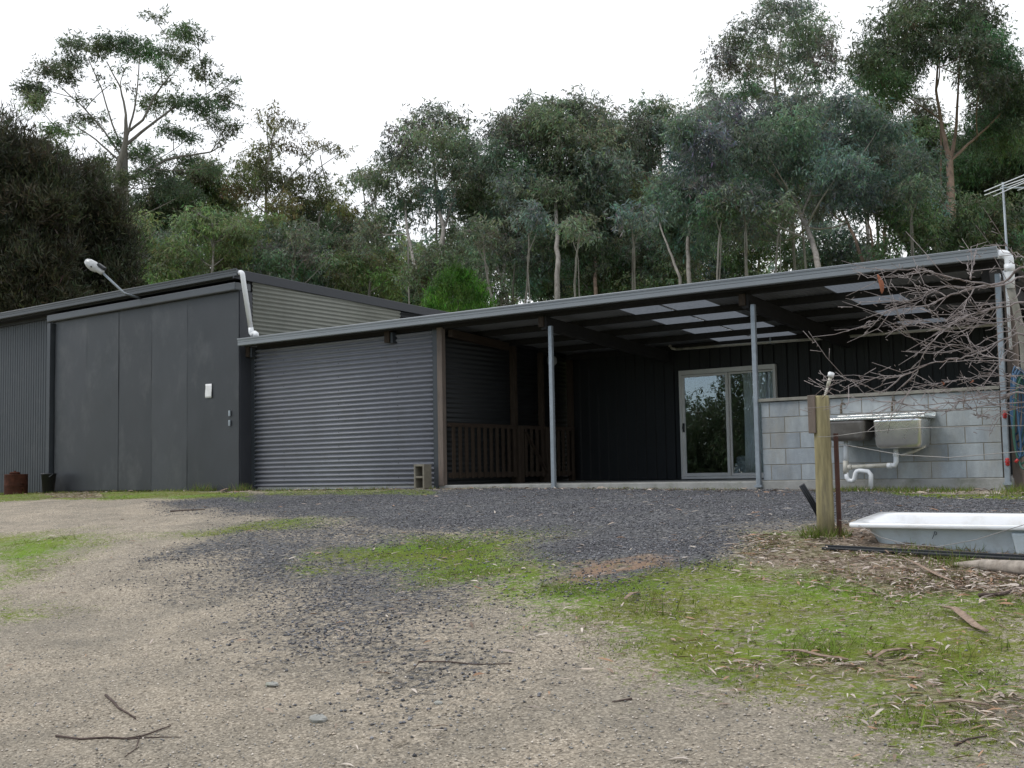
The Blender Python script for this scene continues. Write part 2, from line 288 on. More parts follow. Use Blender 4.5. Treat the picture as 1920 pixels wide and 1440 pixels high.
def masks(x, y):
    wx = x+(vnoise(x, y, 1.3)-0.5)*0.7+(vnoise(x, y, 5)-0.5)*0.2; wy = y+(vnoise(x+40, y, 1.3)-0.5)*0.7+(vnoise(x+40, y, 5)-0.5)*0.2
    o = {}
    for k, ps in PATCH.items():
        a = np.zeros(x.shape)
        for poly, soft, amt in ps:
            d = inpoly(wx, wy, poly); a = np.maximum(a, amt*np.clip(d/soft*0.5+0.5, 0, 1))
        o[k] = a
    return o
def axis(lo, hi, step, far, k=1.22):
    a = list(np.arange(lo, hi, step)); s = step; p = hi; R = []
    while p < far: R.append(p); s *= k; p += s
    s = step; p = lo; Lf = []
    while p > -far: s *= k; p -= s; Lf.append(p)
    return np.array(Lf[::-1]+a+R+[far])
gx = axis(-19.5, 9.0, 0.065, 700); gy = axis(-14.5, 0.6, 0.06, 700)
GX, GY = np.meshgrid(gx, gy); GZ = ground(GX, GY)
foot = (GX > -19.4) & (GX < 3.0) & (GY > 0.12) & (GY < 9.8); GZ = np.where(foot, np.minimum(GZ, -0.12), GZ)
nx, ny = len(gx), len(gy)
me = bpy.data.meshes.new('ground'); V = np.stack([GX, GY, GZ], -1).reshape(-1, 3)
idx = np.arange(nx*ny).reshape(ny, nx); Q = np.stack([idx[:-1, :-1], idx[:-1, 1:], idx[1:, 1:], idx[1:, :-1]], -1).reshape(-1, 4)
me.vertices.add(len(V)); me.vertices.foreach_set('co', V.ravel()); me.loops.add(Q.size); me.loops.foreach_set('vertex_index', Q.ravel().astype(np.int32))
me.polygons.add(len(Q)); me.polygons.foreach_set('loop_start', np.arange(0, Q.size, 4).astype(np.int32)); me.polygons.foreach_set('use_smooth', np.ones(len(Q), bool)); me.update(calc_edges=True)
mk = masks(V[:, 0], V[:, 1]); far_ = np.clip((V[:, 1]-6)/6, 0, 1); far_ = np.maximum(far_, np.clip((-V[:, 1]-20)/10, 0, 1))
mk['moss'] = np.maximum(mk['moss'], far_*0.8); mk['litter'] = np.maximum(mk['litter'], far_*0.5)
ca = me.color_attributes.new('mask', 'FLOAT_COLOR', 'POINT'); ca.data.foreach_set('color', np.stack([mk['gravel'], mk['moss'], mk['litter'], mk['orange']], -1).astype(np.float32).ravel())
m, t, b = new_mat('driveway_ground'); L = t.links.new
tcn = N(t, 'ShaderNodeTexCoord'); pos = tcn.outputs['Object']
am = N(t, 'ShaderNodeAttribute', attribute_name='mask'); sp = N(t, 'ShaderNodeSeparateColor'); L(am.outputs['Color'], sp.inputs[0])
def noise(s, d=6.0, r=0.6): n = N(t, 'ShaderNodeTexNoise', _Scale=s, _Detail=d, _Roughness=r); L(pos, n.inputs['Vector']); return n.outputs['Fac']
def voro(s, out='Color', feat='F1'): n = N(t, 'ShaderNodeTexVoronoi', feature=feat, _Scale=s); L(pos, n.inputs['Vector']); return n.outputs[out]
def ramp(src, stops):
    r = N(t, 'ShaderNodeValToRGB'); e = r.color_ramp.elements
    while len(e) < len(stops): e.new(0.5)
    for i, (p, c) in enumerate(stops): e[i].position = p; e[i].color = (*c, 1)
    L(src, r.inputs[0]); return r.outputs[0]
def mathn(op, a, bb, cc=None):
    n = N(t, 'ShaderNodeMath', operation=op)
    for i, q in enumerate((a, bb, cc)):
        if q is None: continue
        if isinstance(q, (int, float)): n.inputs[i].default_value = q
        else: L(q, n.inputs[i])
    return n.outputs[0]
def mixc(f, a, bb, bt='MIX'):
    n = N(t, 'ShaderNodeMix', data_type='RGBA', blend_type=bt)
    if isinstance(f, (int, float)): n.inputs['Factor'].default_value = f
    else: L(f, n.inputs['Factor'])
    for k, q in (('A', a), ('B', bb)):
        if isinstance(q, tuple): n.inputs[k].default_value = (*q, 1)
        else: L(q, n.inputs[k])
    return n.outputs['Result']
def edge(msk, s1, amp, lo, hi):
    v = mathn('ADD', msk, mathn('MULTIPLY', mathn('SUBTRACT', noise(s1, 7, 0.75), 0.5), amp))
    n = N(t, 'ShaderNodeMapRange', interpolation_type='SMOOTHSTEP'); n.inputs['From Min'].default_value = lo; n.inputs['From Max'].default_value = hi; L(v, n.inputs['Value']); return n.outputs[0]
def cellv(s): n = N(t, 'ShaderNodeSeparateColor'); L(voro(s), n.inputs[0]); return n.outputs[0]
sandc = ramp(noise(2.2, 8, 0.7), [(0.28, (0.225, 0.200, 0.165)), (0.5, (0.322, 0.284, 0.231)), (0.72, (0.40, 0.345, 0.276))])
sandc = mixc(0.7, sandc, ramp(cellv(105), [(0.0, (0.30, 0.29, 0.28)), (0.3, (0.8, 0.78, 0.75)), (0.75, (1.12, 1.1, 1.05)), (1.0, (1.9, 1.9, 1.9))]), 'MULTIPLY')
sandc = mixc(edge(0.38, 1.1, 1.5, 0.35, 0.8) if False else mathn('MULTIPLY', ramp(noise(0.7, 6, 0.7), [(0.45, (0, 0, 0)), (0.7, (1, 1, 1))]), 0.45), sandc, (0.15, 0.145, 0.125))
gravc = ramp(cellv(48), [(0.0, (0.016, 0.017, 0.019)), (0.35, (0.050, 0.053, 0.060)), (0.8, (0.11, 0.115, 0.127)), (0.96, (0.20, 0.20, 0.21)), (1.0, (0.34, 0.33, 0.32))])
gravc = mixc(0.25, gravc, (0.19, 0.19, 0.19))
gravc = mixc(0.6, gravc, ramp(noise(1.7, 6), [(0.3, (0.75, 0.75, 0.75)), (0.7, (1.25, 1.22, 1.18))]), 'MULTIPLY')
mossc = ramp(noise(5, 8, 0.75), [(0.25, (0.085, 0.092, 0.020)), (0.5, (0.130, 0.178, 0.022)), (0.75, (0.165, 0.250, 0.026))])
mossc = mixc(0.75, mossc, ramp(noise(1.3, 5), [(0.3, (1.35, 1.0, 1.1)), (0.7, (0.85, 1.1, 0.8))]), 'MULTIPLY')
mossc = mixc(mathn('MULTIPLY', ramp(noise(30, 6, 0.85), [(0.46, (0, 0, 0)), (0.66, (1, 1, 1))]), 0.6), mossc, (0.15, 0.125, 0.075))
mossc = mixc(ramp(noise(0.55, 4, 0.6), [(0.42, (0, 0, 0)), (0.62, (1, 1, 1))]), mossc, mixc(1.0, mossc, (0.9, 1.14, 0.7), 'MULTIPLY'))
litc = ramp(cellv(34), [(0.0, (0.07, 0.05, 0.035)), (0.5, (0.20, 0.15, 0.115)), (1.0, (0.36, 0.29, 0.235))])
gm = edge(sp.outputs[0], 22, 2.6, 0.34, 0.70); c = mixc(gm, sandc, gravc)
c = mixc(mathn('MULTIPLY', edge(am.outputs['Alpha'], 8, 1.3, 0.3, 0.8), 0.8), c, (0.31, 0.20, 0.13))
mm = edge(mathn('ADD', sp.outputs[1], mathn('MULTIPLY', noise(1.1, 5, 0.7), 0.42)), 24, 2.6, 0.58, 1.0); c = mixc(mm, c, mossc)
lm = edge(sp.outputs[2], 24, 2.2, 0.5, 0.8); c = mixc(mathn('MULTIPLY', lm, 0.8), c, litc)
c = mixc(0.55, c, ramp(noise(70, 5, 0.8), [(0.3, (0.6, 0.6, 0.6)), (0.7, (1.4, 1.4, 1.4))]), 'MULTIPLY')
L(c, b.inputs['Base Color']); b.inputs['Roughness'].default_value = 0.95; b.inputs['Specular IOR Level'].default_value = 0.15
h = mathn('ADD', mathn('MULTIPLY', mathn('SUBTRACT', 1.0, voro(48, 'Distance')), mathn('ADD', mathn('MULTIPLY', gm, 0.9), 0.25)), mathn('MULTIPLY', noise(30, 6, 0.8), 1.2))
bp = N(t, 'ShaderNodeBump', _Strength=0.8, _Distance=0.018); L(h, bp.inputs['Height']); L(bp.outputs[0], b.inputs['Normal'])
me.materials.append(m)
go = bpy.data.objects.new('ground', me); COL.objects.link(go); tag(go, kind='structure')

# ------------------------------------------------------------------ corrugated sheet makers
def corr_h(mb, P0, P1, z0, z1, nrm, pitch=0.076, amp=0.009, seg=8):   # ribs run level from P0 to P1 (plan points), stacked in z
    n = int(round((z1-z0)/pitch*seg)); rows = []
    for i in range(n+1):
        z = z0+(z1-z0)*i/n; a = amp*(0.55*math.cos(2*math.pi*(z-z0)/pitch)+0.45*math.asin(math.cos(2*math.pi*(z-z0)/pitch))/(math.pi/2))
        rows.append([(P0[0]+nrm[0]*a, P0[1]+nrm[1]*a, z), (P1[0]+nrm[0]*a, P1[1]+nrm[1]*a, z)])
    mb.grid(rows)
def rib_v(mb, x0, x1, y, zb, zt, pitch=0.19, depth=0.029, pan=0.6, nrm=-1):   # trapezoid ribs standing upright, wall along X
    xs = []; x = x0; k = 0
    while x < x1:
        for fr_, d in ((0, 0), (pan, 0), (pan+0.07, 1), (0.93, 1)):
            xx = x+fr_*pitch
            if xx <= x1: xs.append((xx, d*depth))
        x += pitch
    xs.append((x1, 0)); zb_ = zb if callable(zb) else (lambda q: zb); zt_ = zt if callable(zt) else (lambda q: zt)
    mb.grid([[(q, y+nrm*d, zb_(q)) for q, d in xs], [(q, y+nrm*d, zt_(q)) for q, d in xs]], smooth=False)

# ================================================================== LEAN-TO
ROOF = lambda y: 2.525-0.066*y
lt = thing('lean_to_building', 'long low charcoal lean-to with open verandah, corrugated front wall and grey gutter', 'building', (-3.2, 0, 0))
MB().box((-9.45, 0.0, -0.35), (2.98, 9.0, 0.0)).build('floor_slab', M['concrete'], lt, 0.012)
mb = MB(); corr_h(mb, (-9.50, 0.0), (-5.42, 0.0), -0.045, 2.41, (0, -1), amp=0.0235); fw = mb.build('front_wall', M['corr'], lt, thick=0.002)
for x in (-8.75, -7.45, -6.15):
    for k in range(10):
        z = 0.131+k*0.228+(0.076 if x == -7.45 else 0); MB().lathe((x, -0.022, z), [(0.007, 0), (0.007, 0.004), (0.0, 0.006)], 8, Matrix.Rotation(rad(90), 3, 'X')).build('screw', M['dark_wall'], fw)
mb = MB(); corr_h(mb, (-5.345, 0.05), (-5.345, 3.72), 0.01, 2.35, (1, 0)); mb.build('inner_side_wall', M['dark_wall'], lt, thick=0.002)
mb = MB(); mb.box((-5.43, -0.016, -0.05), (-5.335, 0.075, 2.42)); mb.build('wall_trim', M['colorbond'], lt, 0.004)
mb = MB(); mb.box((-9.72, -0.012, -0.05), (-9.49, 0.05, 2.46)); mb.build('wall_trim', M['colorbond'], lt, 0.004)
pu = MB(); pu.box((-5.325, -0.03, -0.01), (-5.225, 0.06, 2.44)); pu.build('timber_post', M['timber_grey'], lt, 0.004)
for y, wd in ((1.93, 0.095), (2.74, 0.075), (3.66, 0.095)): MB().box((-5.33, y-wd/2, 0.0), (-5.24, y+wd/2, ROOF(y)-0.1)).build('timber_post', M['timber'], lt, 0.003)
DX0, DX1, DZ1 = -3.10, -1.36, 1.84
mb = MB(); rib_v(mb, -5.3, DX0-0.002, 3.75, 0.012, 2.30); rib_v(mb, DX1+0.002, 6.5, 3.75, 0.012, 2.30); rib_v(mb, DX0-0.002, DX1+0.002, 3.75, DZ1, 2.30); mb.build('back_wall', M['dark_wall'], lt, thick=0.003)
# glass door in the back wall
fr_ = 0.042
gd = MB(); xm = 0.5*(DX0+DX1)-0.0
for a, b_ in (((DX0, 3.68, 0.012), (DX0+fr_, 3.80, DZ1)), ((DX1-fr_, 3.68, 0.012), (DX1, 3.80, DZ1)), ((DX0+fr_, 3.68, DZ1-0.075), (DX1-fr_, 3.80, DZ1)), ((DX0+fr_, 3.68, 0.012), (DX1-fr_, 3.80, 0.055))): gd.box(a, b_)
gdo = gd.build('glass_door', M['alu'], lt, 0.003)
sa = MB(); x0, x1 = DX0+fr_, xm+0.02
for a, b_ in (((x0, 3.70, 0.058), (x0+0.045, 3.735, DZ1-0.08)), ((x1-0.045, 3.70, 0.058), (x1, 3.735, DZ1-0.08)), ((x0+0.045, 3.70, DZ1-0.12), (x1-0.045, 3.735, DZ1-0.08)), ((x0+0.045, 3.70, 0.058), (x1-0.045, 3.735, 0.11))): sa.box(a, b_)
sa.build('sash', M['alu'], gdo, 0.002)
sb = MB(); x2 = DX1-fr_
for a, b_ in (((x1, 3.74, 0.058), (x1+0.03, 3.775, DZ1-0.08)), ((x2-0.03, 3.74, 0.058), (x2, 3.775, DZ1-0.08)), ((x1+0.03, 3.74, 0.058), (x2-0.03, 3.775, 0.10)), ((x1+0.03, 3.74, DZ1-0.11), (x2-0.03, 3.775, DZ1-0.08))): sb.box(a, b_)
sb.build('sash', M['alu'], gdo, 0.002)
MB().box((x0+0.045, 3.715, 0.11), (x1-0.045, 3.719, DZ1-0.12)).build('pane', M['glass'], gdo); MB().box((x1+0.03, 3.755, 0.10), (x2-0.03, 3.759, DZ1-0.11)).build('pane', M['glass'], gdo)
MB().box((x0+0.008, 3.675, 0.80), (x0+0.04, 3.70, 0.95)).box((x0+0.012, 3.655, 0.85), (x0+0.032, 3.675, 0.90)).build('handle', M['black'], gdo, 0.004)
# room behind the glass
mb = MB(); X0, X1, Y0, Y1, H = -4.6, 0.6, 3.80, 7.2, 2.22
mb.add([(X0, Y0, .004), (X1, Y0, .004), (X1, Y1, .004), (X0, Y1, .004), (X0, Y0, H), (X1, Y0, H), (X1, Y1, H), (X0, Y1, H)], [(0, 1, 2, 3), (7, 6, 5, 4), (3, 2, 6, 7), (1, 5, 6, 2), (0, 3, 7, 4)])
mb.build('room_lining', M['room'], lt)
def curtain(xa, xb, y, nm):
    n = 60; rows = []
    for z in (0.03, 0.6, 1.2, 1.80): rows.append([(xa+(xb-xa)*i/n*(1-0.08*(z/1.8)), y+0.03*math.sin(i*0.95+z), z) for i in range(n+1)])
    c = MB().grid(rows).build(nm, M['curtain'], lt, thick=0.003); return c
curtain(-2.0, -1.40, 3.835, 'curtain')
# roof
def roof_strip(xa, xb, name, m_, dz=0.0):
    n = max(6, int((xb-xa)/0.076*6)); rows = []
    for y in (-0.33, 0.55, 1.5, 2.4, 3.3, 3.95): rows.append([(xa+(xb-xa)*i/n, y, ROOF(y)+dz+0.008*math.cos(2*math.pi*(xa+(xb-xa)*i/n)/0.076)) for i in range(n+1)])
    return MB().grid(rows).build(name, m_, lt, thick=0.0015)
def rx(u, v, y): 
    d = ray(u, v); return None
def on_roof(u, v):
    d = ray(u, v); tt = (2.525-0.066*CAM[1]-CAM[2])/(d[2]+0.066*d[1]); return CAM+d*tt
sk1a, sk1b = on_roof(1160, 580)[0], on_roof(1328, 565)[0]
sk2a, sk2b = on_roof(1537, 533)[0], on_roof(1632, 522)[0]
sk1m = 0.5*(sk1a+sk1b)
print('SKY', sk1a, sk1b, sk2a, sk2b, on_roof(1160, 580), on_roof(1328, 565), on_roof(1440, 615))
roof_strip(-9.5, sk1a, 'roof_sheet', M['roof_under']); roof_strip(sk1b, sk2a, 'roof_sheet', M['roof_under']); roof_strip(sk2b, 3.05, 'roof_sheet', M['roof_under'])
roof_strip(sk1a, sk1m-0.03, 'skylight_sheet', M['skylight']); roof_strip(sk1m+0.03, sk1b, 'skylight_sheet', M['skylight']); roof_strip(sk1m-0.03, sk1m+0.03, 'roof_lap', M['roof_under'], 0.002); roof_strip(sk2a, sk2b, 'skylight_sheet', M['skylight'])
# main house roof behind, unseen from the yard but closing the light out
MB().box((-9.5, 3.96, 2.24), (6.6, 9.2, 2.30)).build('rear_roof', M['roof_under'], lt)
for y in (0.02, 0.93, 1.86, 2.79, 3.64):
    MB().box((-9.45, y-0.02, ROOF(y)-0.105), (3.0, y+0.025, ROOF(y)-0.012)).build('purlin', M['beam'], lt)
def beam(x, wd=0.09, y0=-0.06, y1=3.6, m_=M['beam'], dp=0.19):
    ps = []
    for y in (y0, y1):
        top = ROOF(y)-0.107
        ps += [(x-wd/2, y, top-dp), (x+wd/2, y, top-dp), (x+wd/2, y, top), (x-wd/2, y, top)]
    return MB().add(ps, [(0, 1, 2, 3), (7, 6, 5, 4), (0, 4, 5, 1), (1, 5, 6, 2), (2, 6, 7, 3), (3, 7, 4, 0)]).build('beam', m_, lt, 0.004)
beam(-3.28); beam(-0.12); beam(2.86); beam(-5.16, m_=M['timber_x'], y0=0.1, y1=1.6, dp=0.12)
for u, v in ((727, 633), (465, 661)):
    p = on(u, v, 'Y', -0.1); b_ = MB().box((p[0]-0.05, -0.13, p[2]-0.08), (p[0]+0.05, 0.02, p[2]+0.1)).build('beam_end', M['timber'], lt, 0.003)
    MB().box((p[0]+0.052, -0.10, p[2]-0.09), (p[0]+0.10, 0.02, p[2]+0.08)).build('bracket', M['colorbond'], b_)
p = on(1405, 562, 'Y', -0.1)
for x in (-0.14, -3.30): MB().box((x-0.055, -0.095, 2.27), (x+0.03, -0.062, 2.42)).build('beam_end', M['timber'], lt, 0.003)
# steel posts
def steel_post(xc, zt, tilt=0.0):
    mb = MB(); wd = 0.058; y0, y1 = -0.05, 0.008
    mb.box((xc-wd/2, y0, -0.06), (xc+wd/2, y1, zt)); o = mb.build('steel_post', M['galv'], lt, 0.006)
    f_ = MB().box((xc-wd/2-0.02, y0-0.012, -0.075), (xc+wd/2+0.02, y1+0.01, -0.045)).build('foot_plate', M['galv'], o)
steel_post(-3.19, 2.28); steel_post(-0.03, 2.28); steel_post(2.985, 2.33)
MB().box((3.02, 0.06, -0.2), (3.13, 0.16, 2.3)).build('timber_post', M['timber_grey'], lt, 0.004)
MB().box((2.935, 0.012, 0.02), (2.955, 0.16, 2.25)).build('timber_batten', M['timber_grey'], lt, 0.003)
# gutter (quad profile extruded along X)
def gutter(prof, xa, xb, za, zb, name, m_, parent):
    n = 24; rows = []
    for y, z in prof: rows.append([(xa+(xb-xa)*i/n, y, z+za+(zb-za)*i/n) for i in range(n+1)])
    mb = MB().grid(rows, smooth=False)
    yb_ = prof[10][0]+0.010; mb.tube([(xa, yb_, za+0.004), (xb, yb_, zb+0.004)], 0.013, 12); MBk = None
    k = len(prof); mb.f.append(tuple(i*(n+1) for i in range(k))); mb.f.append(tuple(i*(n+1)+n for i in range(k))[::-1]); mb.sm += [False]*2
    return mb.build(name, m_, parent, thick=0.002)
QUAD = [(0.11, 0.0), (0.11, -0.105), (0.012, -0.112), (0.0, -0.104), (-0.002, -0.060), (0.004, -0.056), (0.004, -0.052), (-0.002, -0.048), (-0.004, -0.016), (-0.012, -0.010), (-0.012, 0.0), (-0.004, 0.005), (0.004, 0.004), (0.006, -0.006)]
gq = [(y-0.36, z) for y, z in QUAD]
gutter(gq, -9.54, 3.07, 2.575, 2.575, 'gutter', M['gutter'], lt)
MB().box((-9.5, -0.245, 2.445), (3.02, -0.222, 2.505)).build('fascia_board', M['beam'], lt)
# downpipe at the right end
def pipe(pts, r, name, m_, parent, n=14, collars=()):
    mb = MB().tube(pts, r, n); o = mb.build(name, m_, parent)
    for a, b_ in collars: MB().tube([a, b_], r*1.14, n).build('pipe_collar', m_, o)
    return o
def arc(c, r, a0, a1, ux, uy, n=8):
    c = Vector(c); ux = Vector(ux); uy = Vector(uy); return [c+ux*r*math.cos(a0+(a1-a0)*i/n)+uy*r*math.sin(a0+(a1-a0)*i/n) for i in range(n+1)]
pipe([(3.05, -0.30, 2.505), (3.10, -0.30, 2.505)]+arc((3.10, -0.30, 2.425), 0.08, math.pi/2, 0, (1, 0, 0), (0, 0, 1))+[(3.18, -0.30, 2.25), (3.17, -0.27, 2.12)], 0.05, 'downpipe', M['pvc'], lt, collars=(((3.18, -0.30, 2.38), (3.18, -0.30, 2.30)),))
pipe([(3.17, -0.27, 2.12), (3.20, -0.18, 1.9), (3.235, -0.08, 1.5), (3.24, -0.06, 0.0), (3.24, -0.06, -0.2)], 0.042, 'downpipe', M['capping'], lt)
p0 = on(1881, 508, 'Y', -0.08); pipe([p0, p0+np.array([0.03, 0, -0.16]), p0+np.array([0.04, 0, -0.9])], 0.018, 'conduit', M['pvc'], lt)
# pipe along the back wall
wp = thing('water_pipe', 'pale pipe running level along the dark back wall above the glass door', 'pipe', on(1262, 658, 'Y', 3.62))
a = on(1268, 657, 'Y', 3.62); e = on(2000, 611, 'Y', 3.62); a[2] = 2.205; e[2] = 2.16
MB().tube([a, (a+e)/2+np.array([0, 0, -0.012]), e], 0.023, 10).build('pipe_run', M['pvc_old'], wp)
MB().tube([a+np.array([0, 0, 0]), a+np.array([-0.08, 0.0, 0.02]), a+np.array([-0.12, 0.01, 0.07])], 0.021, 10).tube([a+np.array([-0.12, 0.01, 0.05]), a+np.array([-0.12, 0.01, 0.10])], 0.03, 10).build('elbow', M['pvc_old'], wp)
for q in (0.28, 0.62): c_ = a+(e-a)*q; MB().box((c_[0]-0.012, 3.60, c_[2]-0.03), (c_[0]+0.012, 3.745, c_[2]+0.07)).build('clip', M['galv'], wp)

# ================================================================== BLOCK WALL with sink
bw = thing('block_wall', 'low grey concrete block wall with timber capping beside the steel post', 'wall', (1.45, 0.1, 0))
BX0, BX1 = 0.02, 2.935; mo = MB().box((BX0+0.004, 0.006, 0.0), (BX1-0.004, 0.186, 1.005)); mo.build('mortar', M['mortar'], bw)
bl = MB(); rr = random.Random(5)
for r_ in range(5):
    x = BX1-(0.4 if r_ % 2 == 0 else 0.2); edges_ = [BX1]
    while x > BX0+0.05: edges_.append(x); x -= 0.4
    edges_.append(BX0)
    for a, b_ in zip(edges_[:-1], edges_[1:]):
        k = rr.choice([0.80, 0.9, 0.97, 1.0, 1.04, 1.08]); wv = rr.uniform(-0.025, 0.025)
        bl.box((b_+0.005, 0.0+rr.uniform(0, .002), 0.009+r_*0.2+0.004), (a-0.005, 0.19, 0.009+(r_+1)*0.2-0.005), (k*(1-wv*.5), k, k*(1+wv)))
bl.build('blocks', M['block'], bw, 0.004)
MB().box((BX0-0.01, -0.012, -0.35), (BX1+0.10, 0.2, 0.006)).build('footing', M['concrete'], bw, 0.01)
MB().box((BX0-0.03, -0.035, 1.012), (BX1+0.01, 0.20, 1.052)).build('capping', M['capping'], bw, 0.004)
# sink bench
YF = -0.47
sL = on(1545, 790, 'Y', YF)[0]; sR = on(1733, 778, 'Y', YF)[0]; zt = on(1700, 779, 'Y', YF)[2]
sk = thing('double_sink', 'dented stainless steel double bowl sink fixed to the block wall', 'sink', ((sL+sR)/2, -0.24, zt-0.4))
top = MB().box((sL, YF, zt-0.028), (sR, -0.015, zt)); top.box((sL, -0.03, zt), (sR, -0.013, zt+0.05)); top.build('drainboard', M['stainless'], sk, 0.006)
def bowl(xa, xb, yb, zb, m_, nm='bowl'):
    mb = MB(); y1 = -0.05; z1 = zt-0.03; tz = zb; ins = 0.02
    ring = lambda z, k: [(xa+k, yb+k, z), (xb-k, yb+k, z), (xb-k, y1-k, z), (xa+k, y1-k, z)]
    def rr_(z, k, r=0.05, n=6):
        o = []
        for cx, cy, a0 in ((xa+k+r, yb+k+r, math.pi), (xb-k-r, yb+k+r, 1.5*math.pi), (xb-k-r, y1-k-r, 0), (xa+k+r, y1-k-r, .5*math.pi)):
            for i in range(n+1): a = a0+i*math.pi/2/n; o.append((cx+r*math.cos(a), cy+r*math.sin(a), z))
        return o+[o[0]]
    rows = [rr_(z1, 0), rr_(z1-0.03, 0.003), rr_(tz+0.05, ins), rr_(tz+0.015, ins+0.012), rr_(tz, ins+0.04)]
    for i, row in enumerate(rows[:]):
        if 0 < i < 3: rows[i] = [(x, y+(0.012*math.exp(-((x-(xa+xb)/2)/0.12)**2) if y < (yb+y1)/2 else 0), z) for x, y, z in row]
    mb.grid(rows); n = len(rows[0]); b0 = 4*n; mb.f.append(tuple(b0+i for i in range(n-1))); mb.sm.append(False)
    return mb.build(nm, m_, sk, thick=0.002)
rbL = on(1635, 800, 'Y', YF+0.02)[0]; rbR = on(1728, 800, 'Y', YF+0.02)[0]; rbz = on(1680, 840, 'Y', YF+0.03)[2]
lbL = on(1548, 800, 'Y', YF+0.02)[0]; lbR = on(1622, 800, 'Y', YF+0.02)[0]; lbz = on(1600, 826, 'Y', YF+0.03)[2]
bowl(rbL, rbR, YF+0.012, rbz, M['stainless']); bowl(lbL, lbR, YF+0.012, lbz, M['stain_dull'])
YP = -0.25
def Pp(u, v): return on(u, v, 'Y', YP)
wl = Pp(1586, 832); 
waste = MB().tube([Pp(1586, 826), Pp(1586, 866)], 0.028, 12); waste.build('waste_pipe', M['pvc'], sk)
waste = MB().tube([Pp(1586, 864), Pp(1586, 888)], 0.033, 12).tube([Pp(1590, 876), Pp(1597, 876)], 0.034, 12).tube([Pp(1590, 876), Pp(1668, 872)], 0.026, 12); waste.build('waste_pipe', M['pvc_old'], sk)
waste = MB().tube([Pp(1680, 842), Pp(1680, 866), Pp(1678, 872), Pp(1668, 873)], 0.030, 12).tube([Pp(1672, 873), Pp(1664, 873)], 0.034, 12).tube([Pp(1680, 850), Pp(1680, 856)], 0.035, 12); waste.build('waste_pipe', M['pvc'], sk)
tr_ = MB().tube([Pp(1587, 886), Pp(1588, 896), Pp(1592, 901), Pp(1598, 902), Pp(1602, 898), Pp(1604, 888), Pp(1606, 884), Pp(1612, 882), Pp(1628, 884), Pp(1633, 890), Pp(1633, 917)], 0.028, 12); tr_.build('trap', M['pvc'], sk)
sup = MB().tube([Pp(1728, 795), Pp(1733, 838), Pp(1715, 846), Pp(1690, 854)], 0.018, 10); sup.build('overflow_pipe', M['pvc_old'], sk)
for i, (u, v, lab) in enumerate(((1583, 757, 'small brass garden tap on block wall above the dull left sink bowl'), (1678, 752, 'small dark tap on block wall above the shiny right sink bowl'))):
    p = on(u, v, 'Y', 0.0); tp_ = thing('tap', lab, 'tap', p, 'taps above the sink')
    MB().tube([p, p+np.array([0, -0.08, 0.0]), p+np.array([-0.0, -0.11, -0.02]), p+np.array([0, -0.115, -0.10])], 0.013, 10).lathe(p+np.array([0, -0.115, -0.125]), [(0.016, 0), (0.018, 0.03), (0.012, 0.035)], 10).build('spout', M['brass'], tp_)
    MB().tube([p+np.array([0, -0.07, 0.0]), p+np.array([0, -0.07, 0.045])], 0.006, 8).bar(p+np.array([-0.025, -0.07, 0.045]), p+np.array([0.025, -0.07, 0.045]), 0.012, 0.008).build('handle', M['brass'], tp_)

# ================================================================== TIMBER RAILING
rl = thing('timber_railing', 'brown timber picket railing along the inner corrugated wall of the verandah', 'railing', (-5.17, 1.9, 0))
XR = -5.19
for ya, yb in ((0.07, 1.84), (2.0, 2.66), (2.83, 3.60)):
    MB().bar((XR, ya, 0.93), (XR, yb, 0.93), 0.05, 0.06).build('top_rail', M['timber_x'], rl, 0.003); MB().bar((XR, ya, 0.15), (XR, yb, 0.15), 0.035, 0.075).build('bottom_rail', M['timber_x'], rl, 0.003)
    n = int(round((yb-ya)/0.165))
    for i in range(n):
        y = ya+(yb-ya)*(i+0.5)/n; MB().box((XR+0.020, y-0.036, 0.10), (XR+0.038, y+0.036, 0.90)).build('picket', M['timber'], rl)
MB().bar((XR+0.05, 2.03, 0.86), (XR+0.05, 2.64, 0.18), 0.02, 0.07, up=(1, 0, 0)).build('brace', M['timber_x'], rl)
for y in (1.93, 2.74): MB().box((XR-0.03, y-0.065, 0.0), (XR+0.055, y+0.065, 0.95)).build('rail_post', M['timber'], rl, 0.003)
# wall light behind the post
p = on(1031, 677, 'X', -5.30); wlm = thing('wall_light', 'round white bulkhead light on the inner verandah wall behind the steel post', 'light', p)
ax = Matrix.Rotation(rad(90), 3, 'Y')
MB().lathe(p, [(0.10, 0), (0.10, 0.03), (0.085, 0.035)], 20, ax).build('base', M['galv'], wlm); MB().lathe(p, [(0.095, 0.03), (0.092, 0.07), (0.07, 0.11), (0.035, 0.13), (0.0, 0.135)], 20, ax).build('diffuser', M['lamp_glass'], wlm)
# bedding seen through the glass
bd = thing('folded_bedding', 'pile of folded grey bedding on the floor behind the glass door', 'bedding', (-1.95, 4.55, 0.0)); rb = random.Random(4)
for k in range(6):
    z0 = 0.02+k*0.06; sx = 0.5-0.03*k+rb.uniform(-.04, .04); ring = []
    mb = MB(); rows = []
    for j, zz in enumerate((0, 0.015, 0.04, 0.055)):
        rows.append([(-2.0+(sx+(0.03 if 0 < j < 3 else 0))*math.copysign(abs(math.cos(a))**0.4, math.cos(a)), 4.5+0.32*math.copysign(abs(math.sin(a))**0.4, math.sin(a)), z0+zz+0.015*math.sin(3*a+k)) for a in [2*math.pi*i/32 for i in range(33)]])
    mb.grid(rows); mb.f.append(tuple(3*33+i for i in range(32))); mb.sm.append(False); mb.build('blanket', M['blanket'], bd)

